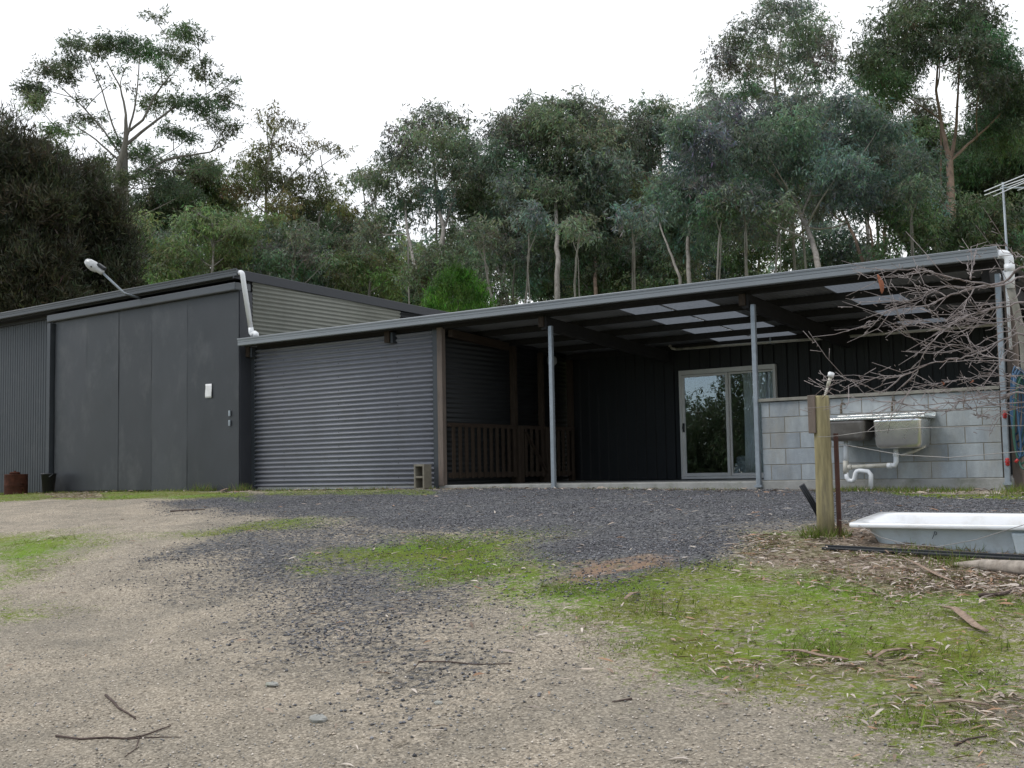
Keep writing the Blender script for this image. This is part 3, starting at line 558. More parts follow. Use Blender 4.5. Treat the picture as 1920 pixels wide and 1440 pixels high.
# ================================================================== BIG SHED
sh = thing('machinery_shed', 'tall charcoal steel shed with a wide sliding door and olive corrugated side wall', 'building', (-13.5, 0, 0))
FALL = lambda x: 0.010*(x+9.6)
mb = MB(); rib_v(mb, -19.5, -15.2, 0.0, -0.12, lambda x: 3.66+FALL(x), 0.088, 0.008, 0.5); mb.build('front_wall', M['colorbond'], sh, thick=0.002)
MB().box((-15.2, 0.02, -0.1), (-9.62, 0.05, 3.7)).build('door_backing', M['dark_wall'], sh)
XD0, XD1, YD = -15.0, -9.62, -0.27
def hz(x, z): return z+FALL(x)
def fallbox(x0, x1, y0, y1, z0, z1, za=True):
    vs = [(x, y, z+(FALL(x) if (k or za) else 0)) for k, z in ((0, z0), (1, z1)) for x, y in ((x0, y0), (x1, y0), (x1, y1), (x0, y1))]
    return vs, [(0, 3, 2, 1), (4, 5, 6, 7), (0, 1, 5, 4), (1, 2, 6, 5), (2, 3, 7, 6), (3, 0, 4, 7)]
MB().add(*fallbox(-15.32, -9.60, -0.365, 0.0, 3.455, 3.60)).build('door_header', M['gutter_dark'], sh, 0.02)
MB().add(*fallbox(-15.32, -15.21, -0.35, 0.02, -0.1, 3.43, False)).build('door_jamb', M['colorbond'], sh, 0.005)
MB().add(*fallbox(-9.66, -9.60, -0.26, 0.03, -0.1, 3.452, False)).build('door_jamb', M['barge'], sh, 0.005)
pw = [-15.02, -13.93, -12.98, -12.02, -11.05, -9.63]
px_ = [102, 162, 222, 284, 351, 441]; pw = [on(u, 760, 'Y', YD)[0] for u in px_]; pw[-1] = -9.61
do = MB(); rd_ = random.Random(9)
sd_ = MB().add(*fallbox(pw[0]+0.01, pw[-1]-0.01, YD+0.012, YD+0.05, -0.03, 3.45, False)); sdo = sd_.build('sliding_door', M['barge'], sh)
for i in range(5):
    yk = YD+(0.004 if i % 2 == 0 else 0.0)+(-0.006 if i == 4 else 0); a, b_ = pw[i], pw[i+1]; zb = [-0.01, -0.015, -0.02, -0.05, -0.06][i]; n = 14; mz = 26
    rows = []
    for j in range(mz+1):
        zz = zb+(3.45+FALL((a+b_)/2)-zb)*j/mz
        rows.append([(a+0.005+(b_-a-0.010)*k/n, yk-0.006*(vnoise(a+(b_-a)*k/n, zz+i*7, 1.1)-0.5)-0.006*(vnoise(a+(b_-a)*k/n, zz+i*7, 3.1)-0.5), zz) for k in range(n+1)])
    mb = MB().grid(rows, col=[(1.0, 1.0, 1.02), (0.92, 0.93, 0.93), (0.86, 0.86, 0.86), (1.2, 1.19, 1.18), (0.95, 0.95, 0.96)][i]); mb.build('door_panel', M['door'], sdo)
for v in (775, 793):
    p = on(430, v, 'Y', YD-0.02); o = MB().box((p[0]-0.02, YD-0.03, p[2]-0.05), (p[0]+0.025, YD-0.008, p[2]+0.05)).build('lock', M['galv'], sdo, 0.004)
shq = [(y-0.42, z) for y, z in QUAD]
gutter(shq, -19.6, -9.50, hz(-19.6, 3.80), 3.80, 'gutter', M['gutter_dark'], sh)
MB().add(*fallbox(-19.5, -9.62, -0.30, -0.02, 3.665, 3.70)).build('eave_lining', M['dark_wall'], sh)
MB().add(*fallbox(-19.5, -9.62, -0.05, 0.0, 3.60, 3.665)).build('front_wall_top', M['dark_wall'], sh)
BF = lambda y: 3.815-0.030*max(y, 0)
mb = MB(); corr_h(mb, (-9.60, 0.03), (-9.60, 3.98), 2.2, 3.66, (1, 0), amp=0.013); cw = mb.build('side_wall', M['cream'], sh, thick=0.002)
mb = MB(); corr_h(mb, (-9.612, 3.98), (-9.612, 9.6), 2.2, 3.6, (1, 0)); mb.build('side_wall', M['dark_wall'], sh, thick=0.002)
mb = MB(); y0, y1 = -0.42, 9.6
vs = [(x, y, BF(y)+dz) for y in (y0, y1) for x, dz in ((-9.60, -0.165), (-9.565, -0.165), (-9.555, 0.0), (-9.60, 0.012))]
mb.add(vs, [(0, 1, 2, 3), (7, 6, 5, 4), (0, 4, 5, 1), (1, 5, 6, 2), (2, 6, 7, 3), (3, 7, 4, 0)]); mb.build('barge_capping', M['barge'], sh, 0.006)
MB().add([(-19.5, -0.33, 3.69), (-9.6, -0.33, 3.77), (-9.6, 9.6, 3.48), (-19.5, 9.6, 3.40)], [(0, 1, 2, 3)]).build('roof', M['roof_under'], sh, thick=0.02)
MB().box((-19.5, 0.0, -0.1), (-19.46, 9.6, 3.55)).box((-19.46, 9.56, -0.1), (-9.65, 9.6, 3.4)).build('rear_wall', M['colorbond'], sh)
# white downpipe on the shed corner
e0 = Vector((-9.50, -0.36, 3.745)); xd = -9.44
dp = [e0, (xd-0.03, -0.36, 3.745)]+arc((xd-0.03, -0.36, 3.685), 0.06, math.pi/2, 0.2, (1, 0, 0), (0, 0, 1), 6)+[(xd+0.03, -0.345, 3.6), (xd+0.02, -0.17, 2.78)]
pipe(dp, 0.043, 'downpipe', M['pvc'], sh)
pipe([(xd+0.02, -0.17, 2.79), (xd+0.025, -0.16, 2.70), (xd+0.06, -0.16, 2.66), (xd+0.14, -0.18, 2.68), (xd+0.19, -0.20, 2.66), (xd+0.21, -0.215, 2.60)], [0.046, 0.048, 0.048, 0.048, 0.048, 0.050], 'downpipe_outlet', M['pvc'], sh)
# notice
p = on(391, 733, 'Y', YD-0.02); no = thing('paper_notice', 'small white paper notice stuck on the charcoal sliding shed door', 'notice', p)
rows = [[(p[0]-0.085+0.17*i/6, p[1]-0.002-0.006*math.sin(i*1.1+j), p[2]-0.125+0.25*j/6) for i in range(7)] for j in range(7)]; MB().grid(rows).build('sheet', M['paper'], no, thick=0.001)
# street lamp on the shed eave
lb = on(262, 559, 'Y', -0.36); b1 = on(233, 550, 'Y', -0.85); b2 = on(192, 511, 'Y', -1.15); b3 = on(157, 486, 'Y', -1.3)
lp = thing('flood_lamp', 'grey cobra-head lamp on a bent arm above the shed door', 'lamp', lb)
MB().tube([lb, b1+(lb-b1)*0.08, b1, b1+(b2-b1)*0.1, b2], 0.022, 10).build('arm', M['galv'], lp)
dv = Vector(b3-b2); Ln = dv.length; q = dv.to_track_quat('Z', 'Y').to_matrix()
MB().lathe(b2, [(0.02, -0.02), (0.05, 0.0), (0.055, Ln*0.22), (0.08, Ln*0.3), (0.097, Ln*0.48), (0.085, Ln*0.7), (0.05, Ln*0.86), (0.0, Ln*0.91)], 20, q).build('head', M['lamp_glass'], lp)
ho = MB(); sdv = dv.normalized(); upv = Vector((0.35, 0, 1)); upv = (upv-sdv*upv.dot(sdv)).normalized(); hb = Vector(b2)+upv*0.085
ho.bar(hb-sdv*0.02, hb+sdv*Ln*0.34, 0.08, 0.055, up=upv); ho.build('ballast_box', M['black'], lp, 0.015)
for s_ in (-1, 1):
    MB().lathe(Vector(b2)+sdv*Ln*0.42+sdv.cross(upv)*0.098*s_, [(0.014, -0.01), (0.014, 0.01)], 10, q).build('clip', M['black'], lp)

# ================================================================== things by the shed
p = on(30, 914, 'Y', -0.75); zg = float(ground(p[0], -0.75)); sc_ = 0.225
dr = thing('rusty_drum', 'rusty brown steel drum standing at the foot of the shed wall', 'drum', (p[0], -0.75, zg))
c = np.array([p[0], -0.75, zg-0.02])
MB().lathe(c, [(sc_, 0), (sc_*1.02, 0.02), (sc_, 0.04), (sc_, 0.20), (sc_*1.02, 0.215), (sc_, 0.23), (sc_*0.99, 0.42), (sc_*1.01, 0.44), (sc_*0.97, 0.445), (0.0, 0.445)], 28).build('body', M['rust'], dr)
MB().lathe(c+np.array([-0.05, 0, 0.445]), [(0.10, 0), (0.10, 0.03), (0.085, 0.045), (0.02, 0.05), (0.02, 0.065), (0.0, 0.07)], 18).build('lid', M['rust'], dr)
for z in (0.16, 0.27): MB().box((c[0]+sc_*0.9, c[1]-0.03, c[2]+z-0.02), (c[0]+sc_*1.12, c[1]+0.03, c[2]+z+0.02)).build('hinge', M['rust'], dr, 0.006)
p = on(91, 914, 'Y', -0.55); zg = float(ground(p[0], -0.55))
bk = thing('black_bucket', 'black plastic bucket between the rusty drum and the sliding door', 'bucket', (p[0], -0.55, zg)); c = np.array([p[0], -0.55, zg-0.01])
MB().lathe(c, [(0.105, 0), (0.14, 0.385), (0.148, 0.385), (0.148, 0.41), (0.138, 0.41), (0.13, 0.36), (0.10, 0.02), (0.0, 0.02)], 26).build('body', M['black'], bk)
MB().tube(arc(c+np.array([0, 0, 0.40]), 0.146, 0, math.pi, (1, 0, 0), (0, -0.75, -0.65), 12), 0.004, 6).build('handle', M['galv'], bk)
# hollow block by the front wall
pL = on(776, 917, 'Y', -0.30); zg = float(ground(pL[0]+0.1, -0.3)); hb_ = thing('hollow_block', 'grey hollow concrete block standing on end beside the corrugated wall', 'block', (pL[0]+0.1, -0.25, zg))
mb = MB(); W_, D_, H_ = 0.20, 0.19, 0.39
rz = Matrix.Translation((pL[0]+0.13, -0.24, zg-0.01)) @ Matrix.Rotation(rad(3), 4, 'Z')
tk = 0.032
for a, b_ in (((-W_/2, -D_/2, 0), (-W_/2+tk, D_/2, H_)), ((W_/2-tk, -D_/2, 0), (W_/2, D_/2, H_)), ((-W_/2+tk, -D_/2, 0), (W_/2-tk, D_/2, tk)), ((-W_/2+tk, -D_/2, H_-tk), (W_/2-tk, D_/2, H_)), ((-W_/2+tk, -D_/2, H_/2-tk/2), (W_/2-tk, D_/2, H_/2+tk/2))): mb.box(a, b_, None, rz)
mb.build('body', mat('block_weathered', (0.20, 0.185, 0.15), 0.9, 0, 0.2, 0.2, 9, (0.10, 0.10, 0.06), 0.5, 5, 0.4, 90), hb_, 0.006)

# ================================================================== fence post group
D0 = 8.9
pb = at(1549, 1003, D0); pb[2] = float(ground(pb[0], pb[1])); FT = at(1547, 741, D0)[2]
fp = thing('fence_post', 'round mossy timber strainer post standing beside the white bathtub', 'post', pb)
mb = MB(); prof = [(0.066, -0.1), (0.065, 0.2), (0.0615, 0.6), (0.060, FT-pb[2]-0.012), (0.055, FT-pb[2]), (0.0, FT-pb[2]+0.002)]; mb.lathe(pb, prof, 22); mb.build('post', M['post'], fp)
bx = at(1524, 741, D0+0.09); e1 = MB(); zt_ = at(1525, 740, D0)[2]; zb_ = at(1527, 812, D0)[2]; e1.box((bx[0]-0.028, bx[1]-0.045, zb_), (bx[0]+0.03, bx[1]+0.045, zt_)); e1.build('timber_block', M['timber_grey'], fp, 0.004)
r0 = at(1546, 745, D0+0.07); r1 = at(1557, 707, D0+0.07); r2 = at(1559, 699, D0+0.07)
rs = thing('riser_pipe', 'thin cream plastic pipe with a cap leaning out behind the round fence post', 'pipe', at(1540, 800, D0+0.07)); MB().tube([at(1528, 812, D0+0.09), r0, r1], 0.0095, 10).tube([r0+(r1-r0)*0.55, r1], 0.014, 10).build('pipe', M['pvc_old'], rs)
MB().tube([r1, r2], 0.024, 12).tube([r2, r2+(r2-r1)*0.15], 0.018, 12).build('cap', M['pvc'], rs)
pk = at(1575, 1000, D0-0.05); pk[2] = float(ground(pk[0], pk[1])); pt = at(1574, 812, D0-0.05)
sp_ = thing('star_picket', 'rusty red-brown steel picket driven in beside the round fence post', 'post', pk)
mb = MB()
for k in range(3):
    a = rad(90+120*k); d_ = Vector((math.cos(a), math.sin(a), 0)); mb.bar(Vector(pk)+d_*0.010-Vector((0, 0, 0.1)), Vector((pk[0], pk[1], pt[2]))+d_*0.010, 0.021, 0.005, up=Vector((0, 0, 1)).cross(d_))
mb.build('shaft', M['rust_red'], sp_)
# off-frame end post that carries the wires
pe = at(2120, 1040, 7.2); pe[2] = float(ground(pe[0], pe[1])); ep = thing('fence_post', 'round timber fence post just beyond the right end of the bathtub', 'post', pe); MB().lathe(pe, [(0.06, -0.1), (0.058, 0.9), (0.05, 0.92), (0.0, 0.92)], 16).build('post', M['post'], ep)
def wire(px_, lab, r=0.0022):
    P_ = [at(u, v, d) for u, v, d in px_]; o = MB().tube(P_, r, 6).build('fence_wire', M['wire']); tag(o, lab, 'wire', 'fence wires'); return o
wire([(1533, 819, 8.83), (1549, 819, 8.82), (1571, 817, 8.83), (1620, 810, 8.6), (1720, 802, 8.2), (1920, 798, 7.6), (2116, 790, 7.15)], 'top fence wire passing across the sink bowls from the round post')
wire([(1573, 833, 8.83), (1600, 837, 8.7), (1690, 853, 8.3), (1780, 858, 8.0), (1850, 852, 7.8), (1920, 846, 7.6), (2116, 832, 7.15)], 'middle fence wire sagging below the sink bowls', 0.0025)
wire([(1573, 975, 8.8), (1610, 985, 8.4), (1650, 1007, 7.8), (1700, 1021, 7.45), (1760, 1025, 7.3), (1830, 1012, 7.25), (1900, 990, 7.2), (2000, 960, 7.15), (2116, 930, 7.15)], 'slack lower fence wire looping in front of the bathtub')
# bathtub
c0 = at(1588, 981, 8.45)
TL, TW, TD = 1.72, 0.70, 0.36
tb = thing('bathtub', 'old white enamel bathtub lying on the grass beside the round fence post', 'bathtub', (c0[0]+TL/2, c0[1]+TW/2, c0[2]-TD))
Rt = Matrix.Translation(Vector(c0)) @ Matrix.Rotation(rad(4.6), 4, 'X') @ Matrix.Rotation(rad(0.3), 4, 'Y')
def rrect(x0, y0, x1, y1, r, z, n=7):
    o = []
    for cx, cy, a0 in ((x0+r, y0+r, math.pi), (x1-r, y0+r, 1.5*math.pi), (x1-r, y1-r, 0), (x0+r, y1-r, .5*math.pi)):
        for i in range(n+1): a = a0+i*math.pi/2/n; o.append(tuple(Rt @ Vector((cx+r*math.cos(a), cy+r*math.sin(a), z))))
    return o+[o[0]]
mb = MB(); mb.grid([rrect(0.004, 0.004, TL-0.004, TW-0.004, .05, -0.030), rrect(0, 0, TL, TW, 0.05, -0.024), rrect(0, 0, TL, TW, 0.05, -0.006), rrect(0.006, 0.006, TL-0.006, TW-0.006, 0.05, 0.0), rrect(0.075, 0.06, TL-0.06, TW-0.06, 0.10, -0.002), rrect(0.095, 0.075, TL-0.07, TW-0.075, 0.12, -0.014),
    rrect(0.22, 0.11, TL-0.12, TW-0.11, 0.13, -0.22), rrect(0.30, 0.15, TL-0.16, TW-0.15, 0.12, -0.30), rrect(0.42, 0.22, TL-0.24, TW-0.22, 0.1, -0.325)])
n = 33; mb.f.append(tuple(8*n+i for i in range(n-1))); mb.sm.append(False); mb.build('basin', M['enamel'], tb)
mb = MB(); mb.grid([rrect(0.05, 0.04, TL-0.04, TW-0.04, 0.08, -0.028), rrect(0.11, 0.055, TL-0.06, TW-0.055, 0.10, -0.05), rrect(0.17, 0.07, TL-0.10, TW-0.07, 0.12, -0.16), rrect(0.27, 0.10, TL-0.13, TW-0.10, 0.13, -0.28), rrect(0.40, 0.16, TL-0.2, TW-0.16, 0.12, -0.35)])
mb.f.append(tuple(4*n+i for i in range(n-1))[::-1]); mb.sm.append(False); mb.build('outer_shell', M['enamel_out'], tb)
mb = MB(); mb.add([tuple(Rt @ Vector(q)) for q in ((TL-0.62, 0.02, -0.05), (TL-0.32, 0.02, -0.05), (TL-0.36, 0.05, -0.30), (TL-0.58, 0.05, -0.30), (TL-0.62, 0.12, -0.05), (TL-0.32, 0.12, -0.05), (TL-0.36, 0.14, -0.30), (TL-0.58, 0.14, -0.30))], [(0, 1, 2, 3), (7, 6, 5, 4), (0, 4, 5, 1), (1, 5, 6, 2), (2, 6, 7, 3), (3, 7, 4, 0)]); mb.build('foot', M['enamel_out'], tb, 0.015)
def tubpt(u, v):
    dmy = on(u, v, 'Y', c0[1]+0.066); return dmy
pm = [(1749, 1010), (1752, 1003), (1754, 996), (1757, 998), (1757, 1002), (1754, 1003)]
mk_ = MB().tube([tubpt(u, v)+np.array([0, -0.012, 0]) for u, v in pm], 0.0022, 6); mk_.build('pen_mark', M['marker'], tb)
# black strip, poly pipe, timber
g0 = G(1556, 1022); g1 = G(1960, 1046)
a = np.array(g0); e = np.array(g1)
a = np.array([3.15, -6.02, float(ground(3.15, -6.02))]); e = np.array([5.6, -6.10, float(ground(5.6, -6.10))])
bs = MB(); bs.bar(a+np.array([0, 0, 0.004]), e+np.array([0, 0, 0.004]), 0.07, 0.018); bs.bar(a+np.array([0, 0.03, 0.01]), e+np.array([0, 0.03, 0.01]), 0.010, 0.036)
tag(bs.build('black_rail', M['black'], None, 0.004), 'long black rail lying on the ground in front of the bathtub', 'rail')
q0 = G(1537, 968); q1 = at(1503, 909, np.dot(np.array(q0)-CAM, cF)-0.05)
qb = MB()
qv = (q1-q0); qs = np.cross(qv, cF); qs = qs/np.linalg.norm(qs)
for k in (-1, 0, 1): qb.tube([q0+qs*0.016*k-qv*0.05, q0+qv*0.5+qs*0.016*k+np.array([0, 0, 0.01]), q1+qs*0.016*k], 0.011, 8)
tag(qb.build('poly_pipe_offcut', M['black']), 'short black ribbed pipe offcut leaning behind the round fence post', 'pipe')
lg = G(1790, 1062); lh = G(1990, 1092); mb = MB(); mb.tube([np.array(lg)+np.array([0, 0, 0.01]), np.array(lg)*0.7+np.array(lh)*0.3+np.array([0, 0, 0.035]), np.array(lh)+np.array([0, 0, 0.06])], [0.015, 0.035, 0.055], 9)
tag(mb.build('fallen_log', mat('pale_weathered_log', (0.33, 0.29, 0.25), 0.9, 0, 0.2, 0.3, 14, (0.15, 0.115, 0.09), 0.7, 9, 0.5, 45)), 'pale weathered log lying below the bathtub at the right edge', 'log')
# hoses and fittings at the right end
hs = thing('garden_hose', 'coiled blue and green garden hoses hanging beside the end post of the block wall', 'hose', on(1905, 915, 'Y', -0.1)); rh = random.Random(3)
def loop(u0, w_, vt, vb, dy): 
    pts = []
    for i in range(21):
        a = 2*math.pi*i/20; u = u0+w_*math.sin(a)+rh.uniform(-.8, .8); v = (vt+vb)/2-(vb-vt)/2*math.cos(a); pts.append(on(u, v, 'Y', -0.12+dy+0.02*math.sin(a*2)))
    return pts
mb = MB(); mg = MB()
for k in range(4): mb.tube(loop(1904+k*3.5, 9+k*2, 690+rh.uniform(-6, 6), 815+k*14, -0.03*k), 0.011, 8, cap=False)
for k in range(4): mg.tube(loop(1908+k*4, 10+k*3, 700+rh.uniform(-8, 8), 850+k*10, -0.02-0.03*k), 0.010, 8, cap=False)
mb.tube([on(1900, 700, 'Y', -.22), on(1906, 760, 'Y', -.22), on(1914, 830, 'Y', -.22), on(1914, 855, 'Y', -.22), on(1909, 862, 'Y', -.22)], 0.012, 8)
mb.build('blue_coil', M['hose_blue'], hs); mg.build('green_coil', M['hose_green'], hs); MB().tube([on(1909, 861, 'Y', -.22), on(1904, 867, 'Y', -.22)], 0.017, 10).build('nozzle', M['red'], hs)
MB().tube([on(1900, 690, 'Y', 0.1), on(1910, 690, 'Y', -0.25)], 0.012, 8).build('hook', M['galv'], hs)
for u, v, lab in ((1884, 777, 'red plastic fence insulator high on the end post of the block wall'), (1889, 866, 'red plastic fence insulator low on the end post of the block wall')):
    p = on(u, v, 'Y', -0.055); io = MB().lathe(p, [(0.012, -0.045), (0.026, -0.03), (0.018, -0.015), (0.032, 0.0), (0.018, 0.015), (0.026, 0.03), (0.012, 0.045)], 14).tube([p+np.array([0, 0.02, 0]), p+np.array([0, -0.05, 0])], 0.012, 8).build('insulator', M['red']); tag(io, lab, 'insulator', 'red insulators on the end post')
# dark shrub / stump behind the hoses
# television antenna
AD = 23.0; am0 = at(1891, 500, AD); am1 = at(1880, 342, AD); an = thing('tv_antenna', 'television antenna with white rods on a tall mast behind the roof end', 'antenna', (am0[0], am0[1], 2.3))
MB().tube([(am0[0], am0[1], 2.3), am1], [0.028, 0.02], 8).build('mast', M['galv'], an)
for (u0, v0, u1, v1) in ((1845, 359, 1935, 322), (1846, 366, 1880, 353), (1862, 368, 1935, 336), (1878, 350, 1935, 330), (1888, 352, 1940, 331), (1900, 351, 1950, 332), (1908, 357, 1950, 342)):
    MB().tube([at(u0, v0, AD), at(u1, v1, AD-0.3)], 0.010, 6).build('rod', M['pvc'], an)
MB().bar(at(1876, 352, AD), at(1950, 352, AD+0.4), 0.03, 0.03).build('boom', M['galv'], an)

# ================================================================== vegetation
def fast_mesh(name, verts, faces4, tint, mat_, parent=None, smooth=False, nv=4):
    me = bpy.data.meshes.new(name); off = ORG.get(parent.name, np.zeros(3)) if parent is not None else np.zeros(3)
    v = (verts-off).astype(np.float32); me.vertices.add(len(v)); me.vertices.foreach_set('co', v.ravel())
    f = faces4.astype(np.int32); me.loops.add(f.size); me.loops.foreach_set('vertex_index', f.ravel())
    me.polygons.add(len(f)); me.polygons.foreach_set('loop_start', np.arange(0, f.size, nv).astype(np.int32)); me.update(calc_edges=True)
    ca = me.color_attributes.new('tint', 'FLOAT_COLOR', 'POINT'); ca.data.foreach_set('color', np.concatenate([tint, np.ones((len(tint), 1))], 1).astype(np.float32).ravel())
    me.materials.append(mat_); o = bpy.data.objects.new(name, me); COL.objects.link(o)
    if parent is not None: o.parent = parent; ORG[o.name] = off
    return o
def leaves(rs, centers, radii, counts, L, W, cols, droop=0.8, flat=0.75):
    """blades gathered round clump centres; returns verts, faces, tints"""
    K = 9; sc_n = np.maximum(1, counts//K); si = np.repeat(np.arange(len(centers)), sc_n); m_ = len(si)
    g = rs.normal(size=(m_, 3))*0.52; gl = np.linalg.norm(g, axis=1)[:, None]; g *= np.minimum(1, 1.25/np.maximum(gl, 1e-6)); g[:, 2] *= flat
    o_ = centers[si]+g*radii[si][:, None]; sd_ = rs.normal(size=(m_, 3))*0.75+g*0.9; sd_[:, 2] -= droop*0.9; sd_ /= np.linalg.norm(sd_, axis=1)[:, None]
    sl = L*(0.9+1.6*rs.rand(m_, 1)); ki = np.repeat(np.arange(m_), K); n = len(ki); ci = si[ki]; tt = rs.rand(n, 1)
    p = o_[ki]+sd_[ki]*sl[ki]*tt+rs.normal(size=(n, 3))*L*0.22
    d = sd_[ki]*0.55+rs.normal(size=(n, 3))*0.7; d[:, 2] -= droop*0.8; d /= np.linalg.norm(d, axis=1)[:, None]
    s = rs.normal(size=(n, 3)); s = np.cross(d, s); s /= np.linalg.norm(s, axis=1)[:, None]
    l = L*(0.6+0.8*rs.rand(n, 1)); w_ = W*(0.6+0.8*rs.rand(n, 1))
    q = np.stack([p, p+d*l*0.45+s*w_/2, p+d*l, p+d*l*0.45-s*w_/2], 1).reshape(-1, 3)
    f = np.arange(4*n).reshape(-1, 4)
    c = cols[ci]*(0.65+0.7*rs.rand(n, 1)); c = np.clip(c*(1+0.12*rs.normal(size=(n, 3))), 0.004, 0.9)
    return q, f, np.repeat(c, 4, axis=0)
def curve3(a, b, c, n=6):
    return [a*(1-t)**2+2*b*t*(1-t)+c*t*t for t in np.linspace(0, 1, n)]
GREEN = dict(grey=(0.148, 0.188, 0.128), dark=(0.102, 0.140, 0.074), olive=(0.130, 0.136, 0.054), fresh=(0.155, 0.206, 0.086), blue=(0.142, 0.192, 0.154), brown=(0.050, 0.055, 0.030), bright=(0.056, 0.140, 0.017))
def tree(name, label, depth, trunks, pads, green, bk='bark_pale', seed=0, dens=1.0, L=0.24, W=0.062, clump=0.62, group=None, droop=0.8, cat='tree', thick=1.0, spread=0.75, limbs=True, tw=1.0, pk=1.0, tdz=0.0, flat=0.8):
    """trunks: list of pixel polylines [(u,v,width_px)...] from the ground end up; pads: (u,v,ru,rv) foliage masses in photo pixels, given real depth and thickness"""
    rs = np.random.RandomState(seed+11); mpp = depth/FPX
    tl = []; vb_ = max(q[1] for q in trunks[0]); vt_ = min(q[1] for q in trunks[0])
    for tk in trunks:
        pts = []; dz = rs.uniform(-1.0, 1.0)
        for i, (u, v, wd) in enumerate(tk): pts.append((at(u, v, depth+tdz*min(1.0, max(0.0, (v-(vt_+0.42*(vb_-vt_)))/(0.5*(vb_-vt_)+1)))*(0.0 if i == len(tk)-1 else 1.0)+dz*i*0.4), wd*mpp/2*0.60))
        b_ = pts[0][0]; gz = float(ground(b_[0], b_[1]))
        if b_[2] > gz: pts.insert(0, (np.array([b_[0]+rs.uniform(-.2, .2), b_[1], gz-0.2]), pts[0][1]*1.25))
        tl.append(pts)
    base = tl[0][0][0].copy(); base[2] += 0.2
    root = thing(name, label, cat, base, group)
    mb = MB()
    for pts in tl:
        P_ = []; R_ = []
        for (a, ra), (b_, rb_) in zip(pts[:-1], pts[1:]):
            for t_ in np.linspace(0, 1, 5)[:-1]: P_.append(a+(b_-a)*t_+rs.normal(size=3)*0.03*(t_ > 0)*np.linalg.norm(b_-a)*0.25); R_.append(ra+(rb_-ra)*t_)
        P_.append(pts[-1][0]); R_.append(pts[-1][1]); mb.tube(P_, R_, 7, cap=False)
    nodes = np.array([p for pts in tl for p, r in pts[1:]] + [pts[k][0]*0.5+pts[k+1][0]*0.5 for pts in tl for k in range(1, len(pts)-1)])
    nrad = np.array([r for pts in tl for p, r in pts[1:]] + [0.5*(pts[k][1]+pts[k+1][1]) for pts in tl for k in range(1, len(pts)-1)])
    us = [p[0] for p in pads]; halfw = max(1.0, (max(us)-min(us))/2*mpp)
    C_ = []; R_ = []; K_ = []; T_ = []
    g0 = np.array(GREEN[green] if isinstance(green, str) else green)
    pads = sorted(pads, key=lambda q: min((q[0]-a)**2+(q[1]-b)**2 for tk in trunks for a, b, _w in tk))
    for (u, v, ru, rv) in pads:
        ru *= PADK*pk; rv *= PADK*pk
        off = rs.uniform(-1, 1)*halfw*spread; cdep = depth+off; c = at(u, v, cdep); rx_, rz_ = ru*mpp, rv*mpp
        nk = max(3, int(4.2*rx_*rz_/(clump*clump)*thick+2.5)); pc = g0*(0.7+0.65*rs.rand())*(1+0.09*rs.normal(size=3))
        if limbs:
            hd = np.hypot(nodes[:, 0]-c[0], nodes[:, 1]-c[1]); dzv = c[2]-nodes[:, 2]; cost = hd+np.abs(dzv-0.7*hd)*0.9+np.where(dzv < 0, 4-3*dzv, 0); j = int(np.argmin(cost))
            a = nodes[j]; mid = a*0.45+c*0.55; mid[2] -= 0.12*np.linalg.norm(c-a); mid += rs.normal(size=3)*0.08*np.linalg.norm(c-a)
            r0_ = min(nrad[j]*0.7, 0.008*np.linalg.norm(c-a)*tw+0.02); cv = curve3(a, mid, c, 6); mb.tube(cv, np.linspace(r0_, 0.018*tw, 6), 5, cap=False)
            nodes = np.vstack([nodes, c[None]-np.array([[0, 0, 0.3*rz_]]), cv[3][None]]); nrad = np.concatenate([nrad, [0.03*tw, 0.035*tw]])
        for _ in range(nk):
            g = rs.normal(size=3); g /= np.linalg.norm(g); g *= rs.rand()**0.33
            cc = c+cR*g[0]*rx_*0.95+np.array([0, 0, 1.0])*g[2]*rz_*0.9+_fw*g[1]*max(rx_, rz_)*0.8
            C_.append(cc); k = rs.uniform(0.7, 1.3)*clump; R_.append(min(k, max(rz_, 0.4*rx_)*1.2)); K_.append(pc*(0.7+0.6*rs.rand()))
            if limbs and rs.rand() < 0.6:
                mid = (c+cc)/2+rs.normal(size=3)*0.1; mb.tube([c+(cc-c)*0.0+rs.normal(size=3)*0.05, mid, cc], [0.016*tw, 0.011*tw, 0.006*tw], 4, cap=False)
    C_ = np.array(C_); R_ = np.array(R_); K_ = np.array(K_)
    la = L*W*0.5; cnt = np.maximum(10, (dens*DENK*math.pi*R_**2/la*0.5)).astype(int)
    q, f, c = leaves(rs, C_, R_, cnt, L*0.95, W*0.85, K_, droop, flat)
    mb.build('trunk', M[bk], root); fast_mesh('crown', q, f, c, M['leaf'], root)
    tree.total += len(f); return root
tree.total = 0; PADK = 1.32; DENK = 2.9
_fw = np.array([cF[0], cF[1], 0]); _fw /= np.linalg.norm(_fw)
def fill(u0, u1, vt, vb, n, seed, ru=(30, 55), rv=(20, 36), shape=None):
    rs = np.random.RandomState(seed); o = []
    um, hu = (u0+u1)/2, (u1-u0)/2
    for i in range(n):
        for _ in range(50):
            a, b_ = rs.uniform(-1, 1), rs.uniform(-1, 1)
            if a*a+b_*b_ < 1: break
        o.append((um+a*hu, (vt+vb)/2+b_*(vb-vt)/2, rs.uniform(*ru), rs.uniform(*rv)))
    return o
